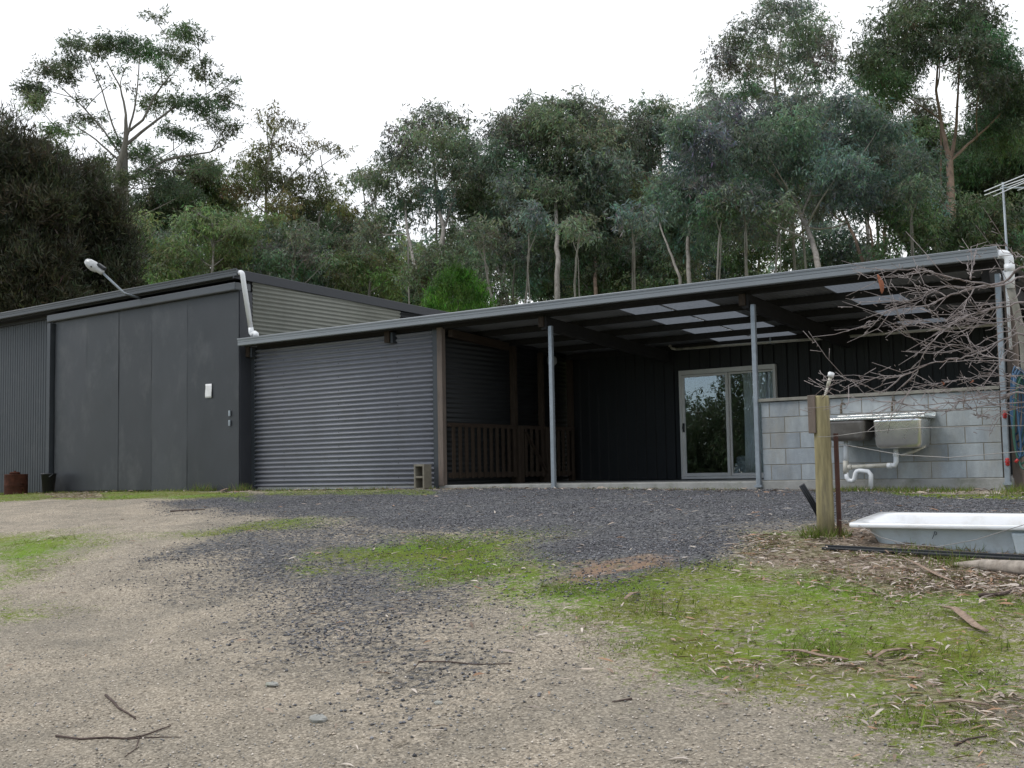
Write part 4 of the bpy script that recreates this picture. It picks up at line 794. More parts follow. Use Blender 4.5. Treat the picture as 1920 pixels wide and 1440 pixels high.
# -- large spreading gum on the left
tree('gum_tree', 'wide spreading gum with open umbrella branches standing against the white sky', 62,
 [[(218, 560, 26), (214, 430, 24), (222, 320, 21), (236, 258, 16), (236, 215, 8), (226, 165, 5), (200, 115, 3)], [(236, 262, 8), (252, 205, 6), (258, 160, 4), (262, 110, 3)], [(230, 285, 7), (205, 215, 5), (190, 165, 4), (165, 110, 3)], [(222, 345, 15), (262, 328, 12), (310, 300, 9), (350, 292, 7), (395, 285, 5), (425, 268, 3)], [(232, 275, 12), (275, 240, 9), (315, 210, 7), (345, 190, 4)], [(236, 250, 9), (268, 225, 8), (290, 180, 6), (320, 140, 4)], [(226, 290, 8), (195, 245, 6), (160, 205, 5), (110, 160, 3)], [(222, 300, 7), (180, 262, 5), (140, 235, 4)]],
 [(290, 28, 22, 8), (345, 48, 22, 13), (330, 62, 20, 9), (372, 72, 18, 9), (225, 72, 25, 18), (150, 82, 24, 14), (190, 90, 28, 14), (140, 104, 22, 12), (262, 92, 28, 16), (312, 100, 26, 13), (342, 100, 18, 11), (100, 130, 28, 14), (120, 122, 20, 11), (62, 160, 20, 18), (60, 186, 16, 14), (130, 142, 18, 12), (378, 122, 14, 12), (384, 148, 12, 12), (420, 150, 16, 7), (440, 148, 12, 6), (290, 195, 32, 11), (330, 192, 30, 11), (372, 194, 30, 12), (408, 182, 22, 11), (430, 200, 12, 10), (388, 212, 22, 12), (405, 232, 16, 9), (430, 245, 12, 9), (325, 242, 20, 12), (350, 262, 20, 10), (160, 225, 26, 11), (190, 222, 16, 8), (115, 248, 28, 13), (88, 270, 22, 12), (150, 185, 14, 7), (212, 262, 18, 10), (272, 285, 24, 13), (290, 298, 20, 8), (345, 300, 30, 11), (385, 316, 26, 10), (200, 305, 34, 14), (160, 318, 28, 12), (118, 300, 26, 15), (312, 345, 26, 12), (355, 360, 24, 12), (240, 160, 10, 6), (205, 160, 12, 6), (260, 330, 18, 8), (235, 130, 16, 6), (285, 150, 14, 7), (300, 120, 18, 9), (320, 150, 14, 7), (180, 140, 14, 6), (240, 290, 22, 10), (225, 330, 26, 12), (185, 340, 26, 12), (145, 345, 24, 12), (285, 320, 26, 12), (325, 318, 22, 9), (415, 262, 12, 8), (440, 230, 10, 8)],
 'dark', 'bark_grey', 1, 0.95, 0.21, 0.062, 0.52, spread=0.5, pk=0.86, flat=0.42, droop=0.35)
# -- dark brown she-oaks at far left
def dark_tree(label, depth, tops, u0, u1, vt, seed, tr):
    pads = []
    rs = np.random.RandomState(seed)
    for u, v, ru in tops:
        vv = v
        while vv < 590: pads.append((u+rs.uniform(-8, 8), vv+rs.uniform(0, 12), ru*rs.uniform(0.8, 1.15)*min(1, 0.5+(vv-v)/120), rs.uniform(20, 30))); vv += 26
    tree('sheoak_tree', label, depth, tr, pads, 'brown', 'bark_dark', seed, 1.1, 0.22, 0.034, 0.34, droop=-0.9, spread=0.6, limbs=False, pk=0.82, group='dark she-oaks beyond the shed')
dark_tree('dark brown feathery she-oak cut by the left edge of the photo', 34, [(8, 246, 7), (36, 250, 6), (70, 274, 6), (96, 300, 7), (118, 328, 7), (50, 262, 6), (-20, 268, 30), (22, 276, 24), (60, 292, 20), (95, 324, 20), (40, 330, 50), (-30, 350, 50)], -40, 120, 240, 21, [[(20, 600, 14), (25, 260, 3)]])
dark_tree('dark brown feathery she-oak with a rusty tinted top beside the spreading gum', 36, [(165, 322, 8), (186, 352, 9), (206, 380, 9), (226, 425, 9), (236, 470, 9), (150, 330, 22), (178, 345, 18), (200, 395, 22), (120, 350, 34), (215, 455, 22), (150, 420, 50)], 90, 240, 330, 22, [[(150, 600, 14), (158, 345, 3)]])
# -- mid gum and friends
tree('gum_tree', 'dark olive gum with detached top sprays rising above the white downpipe', 66,
 [[(498, 520, 12), (498, 400, 10), (500, 320, 7), (515, 240, 4)], [(590, 470, 8), (600, 400, 6), (615, 360, 4), (600, 290, 3)], [(500, 400, 6), (545, 330, 4), (590, 285, 3)]],
 [(505, 215, 26, 11), (488, 236, 18, 7), (528, 232, 20, 11), (560, 230, 16, 7), (515, 250, 14, 6), (545, 275, 28, 10), (592, 268, 20, 9), (622, 268, 20, 8), (642, 285, 9, 9), (570, 290, 16, 7), (490, 280, 28, 16), (478, 310, 34, 22), (510, 335, 34, 26), (450, 330, 26, 16), (545, 350, 34, 32), (530, 385, 34, 20), (585, 332, 26, 16), (620, 345, 22, 14), (600, 372, 30, 16), (560, 392, 30, 18), (475, 350, 24, 18), (440, 345, 22, 12), (640, 380, 22, 10), (655, 400, 18, 10)], 'olive', 'bark_grey', 3, 0.65, 0.23, 0.065, 0.5, pk=0.82)
tree('gum_tree', 'small leafy gum between the spreading gum and the olive gum', 70, [[(400, 520, 9), (404, 400, 6), (392, 330, 4)]], fill(340, 450, 305, 450, 26, 5, (18, 32), (12, 20)), 'fresh', 'bark_grey', 4, 0.6, 0.24, 0.07, 0.5, pk=0.85)
tree('gum_tree', 'thin airy gum with fine branches between the olive gum and the grey gum', 72, [[(700, 560, 8), (690, 440, 6), (680, 350, 3)], [(690, 440, 4), (640, 380, 3)]], [(655, 335, 16, 8), (690, 330, 22, 12), (665, 350, 18, 8), (705, 345, 22, 12), (640, 405, 20, 12), (615, 410, 24, 14), (690, 400, 22, 12), (672, 420, 24, 13), (705, 380, 20, 12), (650, 440, 26, 16)], 'dark', 'bark_grey', 6, 0.55, 0.23, 0.065, 0.5, pk=0.85)
US = [(255, 430, 75, 60, 'fresh', 'rounded green understory tree just right of the rusty topped she-oak'), (330, 455, 80, 60, 'grey', 'grey green understory tree behind the flood lamp'), (395, 440, 70, 70, 'fresh', 'leafy understory tree above the shed gutter corner'), (470, 440, 70, 65, 'fresh', 'bright rounded understory tree above the white downpipe'), (545, 450, 75, 65, 'grey', 'bluish understory tree above the shed side wall'), (620, 475, 75, 60, 'dark', 'dark understory tree above the end of the shed side wall'), (690, 500, 70, 55, 'fresh', 'low leafy understory tree left of the forked grey trunk'), (760, 530, 60, 50, 'grey', 'low scrubby tree behind the forked grey trunk')]
for i, (u, v, hw, hh, g_, lab) in enumerate(US):
    v += (28, 34, 14, 20, 26, 18, 8, 0)[i]; hh *= 0.9
    tree('understory_tree', lab, 52+(i*7) % 13, [[(u, v+hh+30, 10), (u+6, v, 6), (u+2, v-hh*.7, 3)], [(u+4, v+10, 6), (u+hw*.5, v-hh*.5, 3)]], fill(u-hw, u+hw, v-hh, v+hh+30, 34, 40+i, (15, 27), (9, 15)), g_, 'bark_grey' if i % 2 else 'bark_pale', 30+i, 0.75, 0.22, 0.06, 0.45, group='understory trees behind the sheds', pk=0.85, tdz=-1.0)
for i, (u, v, wd, lab) in enumerate(((345, 345, 60, 'feathery gum between the spreading gum and the olive gum'), (285, 395, 45, 'small feathery gum right of the spreading gum trunk'), (600, 400, 60, 'feathery gum just right of the olive gum'))):
    tree('gum_tree', lab, 68, [[(u, 520, 9), (u+5, v+50, 6), (u-3, v, 3)], [(u+3, v+70, 5), (u+wd*.5, v+20, 3)]], fill(u-wd, u+wd, v-30, v+70, 15, 210+i, (15, 26), (8, 13)), 'dark', 'bark_grey', 200+i, 0.7, 0.22, 0.065, 0.45)
UR = [(850, 500, 80, 50, 'dark', 'shadowy understory tree behind the bright green shrub'), (960, 490, 80, 60, 'grey', 'grey leaved understory tree right of the bright green shrub'), (1040, 510, 60, 50, 'blue', 'bluish understory tree in front of the tall dark gum trunk'), (1130, 490, 60, 50, 'dark', 'dark understory tree right of the tall dark gum trunk'), (1170, 520, 60, 40, 'fresh', 'small rounded wattle above the middle of the lean-to gutter'), (1240, 490, 60, 50, 'grey', 'understory tree left of the straight tan trunk'), (1330, 480, 70, 55, 'blue', 'blue green understory tree right of the straight tan trunk'), (1420, 460, 70, 60, 'dark', 'dark understory tree left of the leaning pale trunk'), (1560, 460, 60, 45, 'blue', 'understory tree right of the leaning pale trunk'), (1700, 430, 60, 60, 'dark', 'dark understory tree behind the raised end of the roof'), (1790, 420, 60, 60, 'dark', 'dark understory tree in front of the orange gum trunk'), (1880, 420, 60, 70, 'dark', 'dark understory tree behind the television antenna')]
for i, (u, v, hw, hh, g_, lab) in enumerate(UR):
    tree('understory_tree', lab, (46+(i*5) % 11) if i < 9 else 39+i % 4, [[(u, v+hh+30, 8), (u+5, v, 4)]], fill(u-hw, u+hw, v-hh, v+hh+20, 22, 70+i, (20, 34), (13, 21)), g_, 'bark_grey', 60+i, 0.55, 0.19, 0.052, 0.42, group='understory trees behind the sheds', pk=0.72)
# -- grey gum left of centre
tree('gum_tree', 'grey gum with a rounded leafy top and bare forked trunks left of the centre', 54,
 [[(815, 560, 18), (822, 500, 16), (832, 430, 13), (818, 370, 10), (812, 290, 7), (815, 225, 3)], [(800, 545, 12), (780, 500, 10), (765, 440, 9), (760, 380, 5), (735, 330, 3)], [(832, 430, 8), (855, 360, 6), (870, 300, 4)], [(818, 380, 6), (785, 330, 4), (770, 280, 3)], [(765, 440, 5), (720, 440, 4), (700, 430, 3)]],
 [(815, 212, 30, 14), (845, 225, 28, 16), (780, 232, 28, 16), (810, 250, 40, 22), (765, 262, 34, 20), (850, 262, 36, 22), (735, 290, 26, 18), (775, 300, 38, 24), (830, 295, 40, 22), (880, 285, 36, 24), (740, 315, 26, 16), (860, 318, 34, 18), (905, 310, 30, 22), (700, 325, 26, 12), (685, 335, 18, 8), (712, 345, 22, 14), (775, 370, 32, 16), (800, 345, 26, 14), (750, 385, 30, 16), (725, 405, 28, 16), (700, 425, 30, 14), (690, 440, 22, 14), (825, 370, 24, 14), (855, 390, 30, 16), (890, 370, 34, 22), (900, 410, 36, 22), (850, 425, 26, 14), (780, 420, 22, 10), (920, 350, 30, 18)], 'grey', 'bark_pale', 8, 0.75, 0.22, 0.06, 0.5, pk=0.9, tdz=-6.0)
tree('gum_tree', 'slender gum with twin pale trunks between the grey gum and the dense dark gum', 58, [[(940, 570, 11), (945, 500, 10), (960, 430, 7), (962, 340, 4)], [(952, 560, 9), (930, 490, 7), (905, 450, 5), (890, 400, 3)], [(905, 560, 6), (915, 480, 5), (905, 420, 3)]], [(880, 440, 30, 16), (920, 400, 36, 24), (955, 390, 34, 22), (900, 350, 34, 22), (950, 345, 34, 22), (975, 420, 30, 20), (870, 470, 26, 14), (935, 450, 30, 16), (990, 470, 30, 18)], 'grey', 'bark_pale', 9, 0.7, 0.22, 0.06, 0.5, tdz=-5.0)
# -- dense dark centre gum
tree('gum_tree', 'dense dark domed gum standing tallest behind the middle of the verandah', 50,
 [[(1045, 560, 17), (1046, 500, 15), (1044, 430, 12), (1040, 340, 9), (1045, 240, 5)], [(1046, 430, 8), (1010, 380, 6), (975, 300, 4)], [(1044, 400, 8), (1085, 340, 6), (1110, 270, 4)]],
 [(1045, 196, 34, 14), (1075, 190, 30, 13), (1010, 205, 30, 16), (1105, 205, 28, 15), (975, 228, 34, 20), (1035, 232, 44, 24), (1090, 232, 40, 24), (945, 252, 26, 22), (990, 262, 42, 28), (1050, 275, 46, 28), (1110, 265, 42, 28), (1145, 232, 28, 18), (1150, 265, 30, 22), (955, 295, 34, 24), (1005, 310, 44, 28), (1065, 318, 46, 28), (1120, 310, 42, 28), (980, 350, 36, 22), (1035, 360, 44, 26), (1095, 362, 44, 28), (1145, 345, 34, 26), (1010, 400, 36, 22), (1070, 405, 42, 26), (1125, 402, 40, 26), (1040, 440, 36, 20), (1095, 448, 38, 22)], 'grey', 'bark_pale', 10, 0.95, 0.21, 0.058, 0.5, tdz=-5.0)
tree('gum_tree', 'tan trunked gum leaning out right of the dense dark gum', 53, [[(1117, 545, 11), (1116, 470, 10), (1125, 410, 8), (1150, 350, 5)], [(1120, 420, 5), (1155, 360, 4), (1170, 300, 3)]], fill(1080, 1210, 330, 500, 22, 12, (22, 34), (14, 22)), 'dark', 'bark_tan', 12, 0.75, 0.2, 0.055, 0.48, tdz=-5.0)
tree('gum_tree', 'narrow dark gum with a see-through gap under its top', 56, [[(1248, 540, 13), (1247, 470, 11), (1245, 390, 9), (1240, 310, 6), (1235, 230, 3)], [(1285, 530, 8), (1265, 470, 7), (1248, 430, 5)], [(1245, 390, 5), (1210, 330, 4), (1190, 270, 3)]],
 [(1215, 205, 28, 14), (1245, 212, 28, 14), (1190, 232, 26, 18), (1225, 245, 34, 20), (1265, 250, 28, 18), (1180, 270, 30, 22), (1210, 280, 26, 12), (1185, 310, 26, 18), (1275, 290, 24, 18), (1200, 375, 30, 20), (1240, 368, 28, 18), (1225, 405, 34, 22), (1270, 395, 30, 24), (1205, 445, 30, 20), (1250, 450, 28, 20)], 'grey', 'bark_tan', 13, 0.9, 0.21, 0.058, 0.5, tdz=-5.0)
# -- tall gum behind the right one
tree('gum_tree', 'tall open gum whose top reaches the upper edge of the photo', 58, [[(1500, 520, 16), (1475, 380, 14), (1462, 250, 11), (1452, 150, 8), (1465, 70, 4)], [(1462, 230, 7), (1500, 160, 5), (1525, 90, 3)], [(1462, 260, 7), (1400, 190, 5), (1375, 110, 3)]],
 [(1440, 12, 26, 13), (1475, 5, 30, 14), (1505, 15, 26, 14), (1415, 42, 30, 18), (1465, 45, 34, 20), (1510, 52, 30, 22), (1540, 62, 22, 22), (1375, 78, 26, 16), (1405, 85, 30, 18), (1450, 92, 36, 20), (1500, 98, 34, 20), (1540, 105, 22, 20), (1352, 100, 20, 14), (1365, 125, 30, 15), (1420, 128, 34, 18), (1470, 140, 30, 14), (1515, 138, 26, 14), (1400, 160, 30, 14), (1440, 175, 36, 18), (1340, 165, 22, 16), (1350, 200, 28, 16), (1375, 180, 22, 12), (1560, 130, 12, 10)], 'grey', 'bark_pale', 14, 0.7, 0.2, 0.055, 0.46, pk=0.88)
# -- big grey-blue gum on the right
tree('gum_tree', 'broad blue-grey gum with drooping leaves and a leaning pale trunk behind the roof', 42,
 [[(1535, 505, 17), (1522, 450, 15), (1503, 405, 13), (1487, 370, 11), (1450, 330, 8), (1395, 290, 4)], [(1487, 370, 8), (1480, 330, 6), (1500, 260, 4)], [(1503, 405, 7), (1530, 330, 5), (1545, 250, 3)]],
 [(1300, 212, 30, 18), (1285, 240, 34, 22), (1330, 222, 34, 20), (1370, 215, 34, 18), (1315, 265, 44, 26), (1370, 255, 44, 26), (1425, 232, 40, 22), (1470, 195, 36, 18), (1510, 185, 36, 18), (1480, 225, 40, 24), (1535, 215, 40, 24), (1575, 185, 34, 16), (1610, 205, 34, 20), (1430, 275, 44, 26), (1490, 270, 44, 26), (1550, 262, 44, 26), (1600, 250, 40, 24), (1645, 245, 38, 22), (1300, 305, 44, 24), (1355, 305, 44, 26), (1415, 318, 44, 24), (1475, 312, 44, 24), (1535, 312, 46, 26), (1590, 305, 46, 26), (1645, 295, 44, 26), (1690, 285, 36, 22), (1725, 300, 26, 20), (1285, 345, 40, 22), (1340, 352, 40, 22), (1550, 355, 40, 20), (1600, 352, 40, 22), (1655, 345, 42, 24), (1705, 340, 34, 22), (1365, 395, 36, 20), (1400, 380, 34, 18), (1420, 410, 36, 20), (1625, 390, 32, 16), (1680, 385, 36, 20), (1445, 360, 34, 18), (1395, 435, 34, 18), (1440, 440, 30, 16), (1330, 420, 34, 18), (1270, 390, 34, 20), (1450, 400, 26, 14), (1730, 360, 34, 22), (1740, 400, 34, 22)], 'blue', 'bark_pale', 15, 0.8, 0.19, 0.05, 0.40, tdz=-5.0, pk=0.92)
tree('gum_tree', 'gum with a straight pale trunk left of the leaning pale trunk', 45, [[(1292, 520, 13), (1290, 450, 12), (1288, 370, 9), (1290, 290, 5)], [(1275, 520, 9), (1255, 470, 7), (1240, 430, 5), (1225, 390, 3)]], fill(1240, 1350, 330, 470, 16, 31, (22, 34), (14, 22)), 'blue', 'bark_pale', 16, 0.75, 0.19, 0.05, 0.42, tdz=-5.0)
tree('gum_tree', 'leaning tan trunked gum in the group of stems above the second skylight', 46, [[(1618, 490, 10), (1600, 440, 9), (1580, 400, 8), (1570, 350, 5)]], [(1570, 350, 36, 20), (1600, 330, 36, 20), (1545, 385, 26, 14), (1590, 300, 34, 18)], 'blue', 'bark_tan', 17, 0.6, 0.19, 0.05, 0.42, tdz=-5.0)
tree('gum_tree', 'upright pale gum in the middle of the stems above the second skylight', 46, [[(1627, 490, 11), (1626, 430, 10), (1622, 370, 8), (1615, 300, 5)]], [(1620, 320, 36, 20), (1650, 330, 34, 20), (1610, 290, 34, 20)], 'blue', 'bark_grey', 18, 0.6, 0.19, 0.05, 0.42, tdz=-5.0)
tree('gum_tree', 'brown stemmed gum on the right of the stems above the second skylight', 47, [[(1655, 485, 12), (1658, 440, 11), (1668, 380, 9), (1672, 320, 5)], [(1640, 485, 8), (1632, 430, 7), (1626, 390, 5)]], [(1670, 340, 36, 22), (1700, 320, 34, 20), (1650, 300, 34, 20), (1690, 370, 30, 18)], 'dark', 'bark_tan', 19, 0.7, 0.19, 0.05, 0.42, tdz=-5.0)
# -- tall gum at upper right
tree('gum_tree', 'tall dark green gum with an orange forked trunk reaching the top right of the photo', 50,
 [[(1778, 480, 24), (1780, 420, 23), (1782, 340, 20), (1778, 290, 16), (1766, 235, 11), (1755, 170, 8), (1760, 90, 4)], [(1782, 310, 14), (1792, 250, 10), (1796, 180, 7), (1800, 100, 4)], [(1784, 300, 10), (1815, 270, 8), (1850, 240, 6), (1885, 205, 3)], [(1764, 225, 6), (1735, 205, 5), (1700, 180, 3)]],
 [(1690, 15, 34, 18), (1735, 8, 36, 18), (1785, 5, 36, 18), (1830, 15, 34, 20), (1665, 45, 32, 18), (1710, 48, 40, 22), (1765, 42, 40, 22), (1815, 48, 40, 24), (1855, 50, 28, 20), (1660, 78, 36, 20), (1705, 88, 40, 22), (1760, 80, 40, 22), (1815, 88, 42, 24), (1860, 85, 30, 22), (1885, 110, 24, 20), (1630, 110, 32, 20), (1625, 140, 30, 20), (1665, 118, 36, 22), (1700, 118, 28, 14), (1655, 155, 38, 22), (1690, 150, 28, 16), (1640, 190, 26, 14), (1670, 185, 28, 16), (1825, 125, 38, 22), (1865, 130, 36, 24), (1840, 160, 32, 20), (1880, 165, 34, 24), (1862, 200, 36, 24), (1900, 210, 36, 28), (1850, 235, 30, 20), (1890, 255, 40, 26), (1830, 262, 24, 14), (1910, 150, 26, 20)], 'dark', 'bark_tan', 20, 0.85, 0.2, 0.055, 0.46, tdz=-5.0, pk=0.92)
tree('gum_tree', 'dark leafy gum filling the right edge of the photo behind the antenna', 55, [[(1860, 480, 12), (1870, 350, 9), (1885, 240, 5)]], fill(1800, 1980, 225, 470, 34, 33, (26, 40), (18, 26)), 'dark', 'bark_tan', 23, 0.85, 0.2, 0.055, 0.5)
tree('gum_tree', 'dark gum behind the blue-grey gum, left of the orange forked trunk', 58, [[(1725, 480, 11), (1715, 350, 8), (1705, 250, 5)]], fill(1660, 1790, 200, 460, 26, 34, (24, 36), (16, 24)), 'dark', 'bark_tan', 24, 0.8, 0.21, 0.058, 0.5)
EX = [(905, 300, 62, 300, 500, 'grey', 'slim grey gum filling the gap right of the rounded grey gum'), (1165, 300, 60, 260, 480, 'grey', 'gum filling the gap between the dense dark gum and the narrow dark gum'), (1010, 420, 60, 380, 540, 'blue', 'gum with low hanging leaves under the dense dark gum'), (1100, 440, 62, 380, 540, 'grey', 'leafy gum standing under the right side of the dense dark gum'), (1290, 400, 60, 300, 480, 'dark', 'gum hidden behind the left side of the blue-grey gum'), (1390, 330, 62, 230, 420, 'dark', 'gum hidden behind the middle of the blue-grey gum'), (1520, 300, 64, 200, 400, 'dark', 'gum hidden behind the crown of the blue-grey gum'), (1640, 260, 64, 190, 400, 'dark', 'gum hidden between the blue-grey gum and the orange forked trunk'), (1820, 330, 60, 250, 460, 'dark', 'gum standing in shade right of the orange forked trunk'), (1895, 200, 62, 130, 330, 'dark', 'tall dark gum cut by the right edge of the photo'), (1215, 500, 50, 440, 550, 'blue', 'low leafy gum above the roof left of the straight tan trunk')]
for i, (u, v, dd, va, vb, g_, lab) in enumerate(EX):
    tree('gum_tree', lab, dd+5, [[(u+6, vb+40, 9), (u, (va+vb)/2, 7), (u-4, va+20, 3)]], fill(u-70, u+70, va, vb, 22, 130+i, (24, 38), (15, 24)), g_, 'bark_grey' if i % 2 else 'bark_tan', 140+i, 0.72, 0.22, 0.056, 0.5, pk=0.95)
SL = [(925, 575, 905, 430, 'thin pale stem leaning left just right of the bright green cypress'), (985, 565, 992, 400, 'thin pale stem left of the pale trunk of the dense dark gum'), (1078, 550, 1090, 420, 'thin pale stem just right of the pale trunk of the dense dark gum'), (1190, 535, 1182, 400, 'thin grey stem above the middle of the verandah roof'), (1345, 512, 1360, 380, 'thin pale stem right of the straight pale trunk'), (1400, 505, 1392, 370, 'thin grey stem midway between the straight and the leaning pale trunks'), (1455, 498, 1470, 390, 'thin pale stem just left of the leaning pale trunk'), (1712, 470, 1702, 350, 'thin tan stem left of the orange forked trunk')]
for i, (u0, v0, u1, v1, lab) in enumerate(SL):
    tree('gum_tree', lab, 39, [[(u0, v0, 7), ((u0+u1)/2+(-4, 3)[i % 2], (v0+v1)/2, 6), (u1, v1, 3)], [((u0+u1)/2, (v0+v1)/2, 3.5), (u1+(-22, 24)[i % 2], v1+8, 2)]], [(u1, v1-6, 24, 13), (u1+18, v1+12, 18, 9), (u1-20, v1+10, 18, 9), (u1+(-26, 26)[i % 2], v1+2, 20, 11)], ('grey', 'blue')[i % 2], ('bark_pale', 'bark_grey')[i % 2], 230+i, 0.6, 0.18, 0.048, 0.36)
# -- bright green shrub
rs_ = np.random.RandomState(2); pads = []
for u, v, ru in ((852, 514, 7), (862, 524, 8), (838, 532, 8), (880, 530, 7), (850, 530, 16), (832, 545, 18), (870, 540, 18), (890, 545, 18), (815, 560, 20), (855, 555, 30), (900, 565, 16), (830, 580, 30), (875, 580, 34), (905, 590, 20), (812, 585, 18)): pads.append((u, v, ru, 13))
tree('cypress_shrub', 'bright green bushy cypress peeping over the lean-to gutter', 30, [[(860, 610, 8), (858, 530, 3)]], pads, 'bright', 'bark_dark', 26, 1.2, 0.12, 0.026, 0.15, droop=-1.4, cat='shrub', limbs=False, spread=0.5, pk=0.72)
# -- trees behind the photographer, seen only in the glass of the door
for i, (x, y, hh) in enumerate(((-19, -44, 14), (-23, -46, 13), (-27, -47, 8.5), (-31, -48, 9), (-36, -49, 8), (-14, -44, 12))):
    gz = float(ground(x, y)); rs = np.random.RandomState(i); root = thing('gum_tree', 'leafy gum across the yard behind the camera, seen mirrored in the glass door', 'tree', (x, y, gz), 'trees across the yard')
    mb = MB().tube([(x, y, gz-0.2), (x+0.2, y, gz+hh*0.5), (x, y, gz+hh*0.9)], [0.28, 0.2, 0.05], 8); n = 60; g = rs.normal(size=(n, 3)); g /= np.linalg.norm(g, axis=1)[:, None]; g *= rs.rand(n, 1)**0.4
    C_ = np.array([x, y, gz+hh*0.6])+g*np.array([3.2, 3.2, hh*0.42]); mb.build('trunk', M['bark_grey'], root)
    q, f, c = leaves(rs, C_, np.full(n, 1.2), np.full(n, 420), 0.28, 0.085, np.array(GREEN['dark'])[None]*np.ones((n, 1))); fast_mesh('crown', q, f, c, M['leaf'], root)
# -- distant wooded slope that closes the view under the trees
def woodland(u0, u1, n, d0, d1, vt, vb, seed, name):
    rs = np.random.RandomState(seed); C_ = []; K_ = []; R_ = []
    for _ in range(n):
        u = rs.uniform(u0, u1); t_ = rs.rand(); d = rs.uniform(d0, d1); top = vt(u)+rs.uniform(-14, 14); v = top+(vb-top)*t_
        C_.append(at(u, v, d)); R_.append(rs.uniform(0.8, 1.6)); K_.append(np.array(GREEN[rs.choice(['grey', 'dark', 'fresh', 'blue'])])*rs.uniform(0.8, 1.3))
    q, f, c = leaves(rs, np.array(C_), np.array(R_), np.full(n, 55), 0.5, 0.19, np.array(K_)); o = fast_mesh(name, q, f, c, M['leaf']); tag(o, kind='stuff'); tree.total += len(f)
woodland(180, 900, 900, 85, 120, lambda u: 400 if u < 500 else 400+(u-500)*0.16, 590, 5, 'distant_woodland')
woodland(900, 1920, 220, 85, 120, lambda u: 500-(u-900)*0.06, 560, 6, 'distant_woodland')
print('LEAVES', tree.total)

# ================================================================== bare fruit tree at right
BD = 7.6; rt = random.Random(12); rn = np.random.RandomState(12)
bt_base = at(2190, 1060, 7.3); bt_base[2] = float(ground(bt_base[0], bt_base[1]))
bt = thing('bare_fruit_tree', 'leafless fruit tree with reddish grey twigs reaching in from the right edge', 'tree', bt_base)
crown_pt = at(2150, 800, 7.3)
MB().tube([bt_base-np.array([0, 0, .1]), bt_base*0.5+crown_pt*0.5+np.array([.03, 0, 0]), crown_pt], [0.09, 0.07, 0.055], 10).build('trunk', M['bark_bare'], bt)
def zc(pts): return [(1480+x/2.88, 300+y/2.88) for x, y in pts]
BR = [([(1300, 600), (1180, 650), (1090, 672), (960, 652), (860, 630), (740, 602), (640, 620), (550, 622)], 9, -.1), ([(860, 630), (780, 610), (690, 590), (560, 600), (480, 593)], 5, .1), ([(1300, 645), (1150, 680), (1000, 690), (820, 690), (700, 740), (600, 775), (500, 778)], 7, .15),
 ([(1090, 672), (960, 700), (850, 740), (720, 790), (560, 800), (450, 880), (350, 910), (245, 918)], 6, 0), ([(1300, 780), (1180, 790), (1060, 810), (930, 850), (860, 900), (770, 980), (710, 1080), (660, 1230), (600, 1300), (500, 1330)], 6, -.2), ([(1300, 955), (1160, 970), (1050, 1030), (930, 1070), (760, 1100), (620, 1165), (470, 1180), (380, 1192), (290, 1235)], 7, .05),
 ([(1300, 1000), (1200, 1012), (1130, 1100), (1040, 1210), (900, 1240), (760, 1215)], 5, .2), ([(1300, 1262), (1150, 1280), (1000, 1290), (860, 1310), (700, 1322), (560, 1310), (400, 1290), (310, 1272)], 6, -.15), ([(1300, 1310), (1100, 1320), (900, 1350), (720, 1352), (600, 1312)], 6, .1), ([(1300, 868), (1180, 872), (1000, 900), (900, 930), (740, 892), (660, 880)], 5, .25),
 ([(620, 1165), (500, 1250), (420, 1222), (330, 1190), (240, 1192), (180, 1188)], 4, .05), ([(1300, 560), (1230, 520), (1180, 470), (1150, 460)], 6, -.1), ([(1300, 1180), (1180, 1170), (1080, 1160), (960, 1180), (850, 1200), (760, 1215)], 5, .3), ([(1300, 1100), (1200, 1080), (1060, 1060), (930, 1000), (800, 1010), (700, 990), (600, 900)], 5, -.3),
 ([(1300, 700), (1220, 750), (1120, 790), (1000, 860), (930, 850)], 5, .3), ([(1000, 690), (960, 760), (930, 830), (890, 870)], 4, .15), ([(850, 740), (760, 700), (700, 770), (560, 760)], 4, 0), ([(980, 640), (985, 590), (1000, 550)], 5, -.1), ([(1300, 900), (1210, 920), (1120, 940), (1010, 1000), (940, 1020), (830, 1040), (630, 1030)], 4, .1), ([(1300, 1230), (1200, 1240), (1060, 1260), (980, 1265), (900, 1245), (800, 1240)], 4, -.1), ([(860, 900), (780, 880), (700, 860), (640, 880)], 3, .1), ([(1130, 1100), (1060, 1090), (990, 1050), (930, 1010)], 3, .1), ([(1300, 1340), (1180, 1345), (1060, 1400), (1000, 1350)], 4, .1), ([(1300, 820), (1200, 850), (1120, 860), (1050, 830), (960, 840), (850, 870), (770, 850)], 4, -.2)]
tips = []
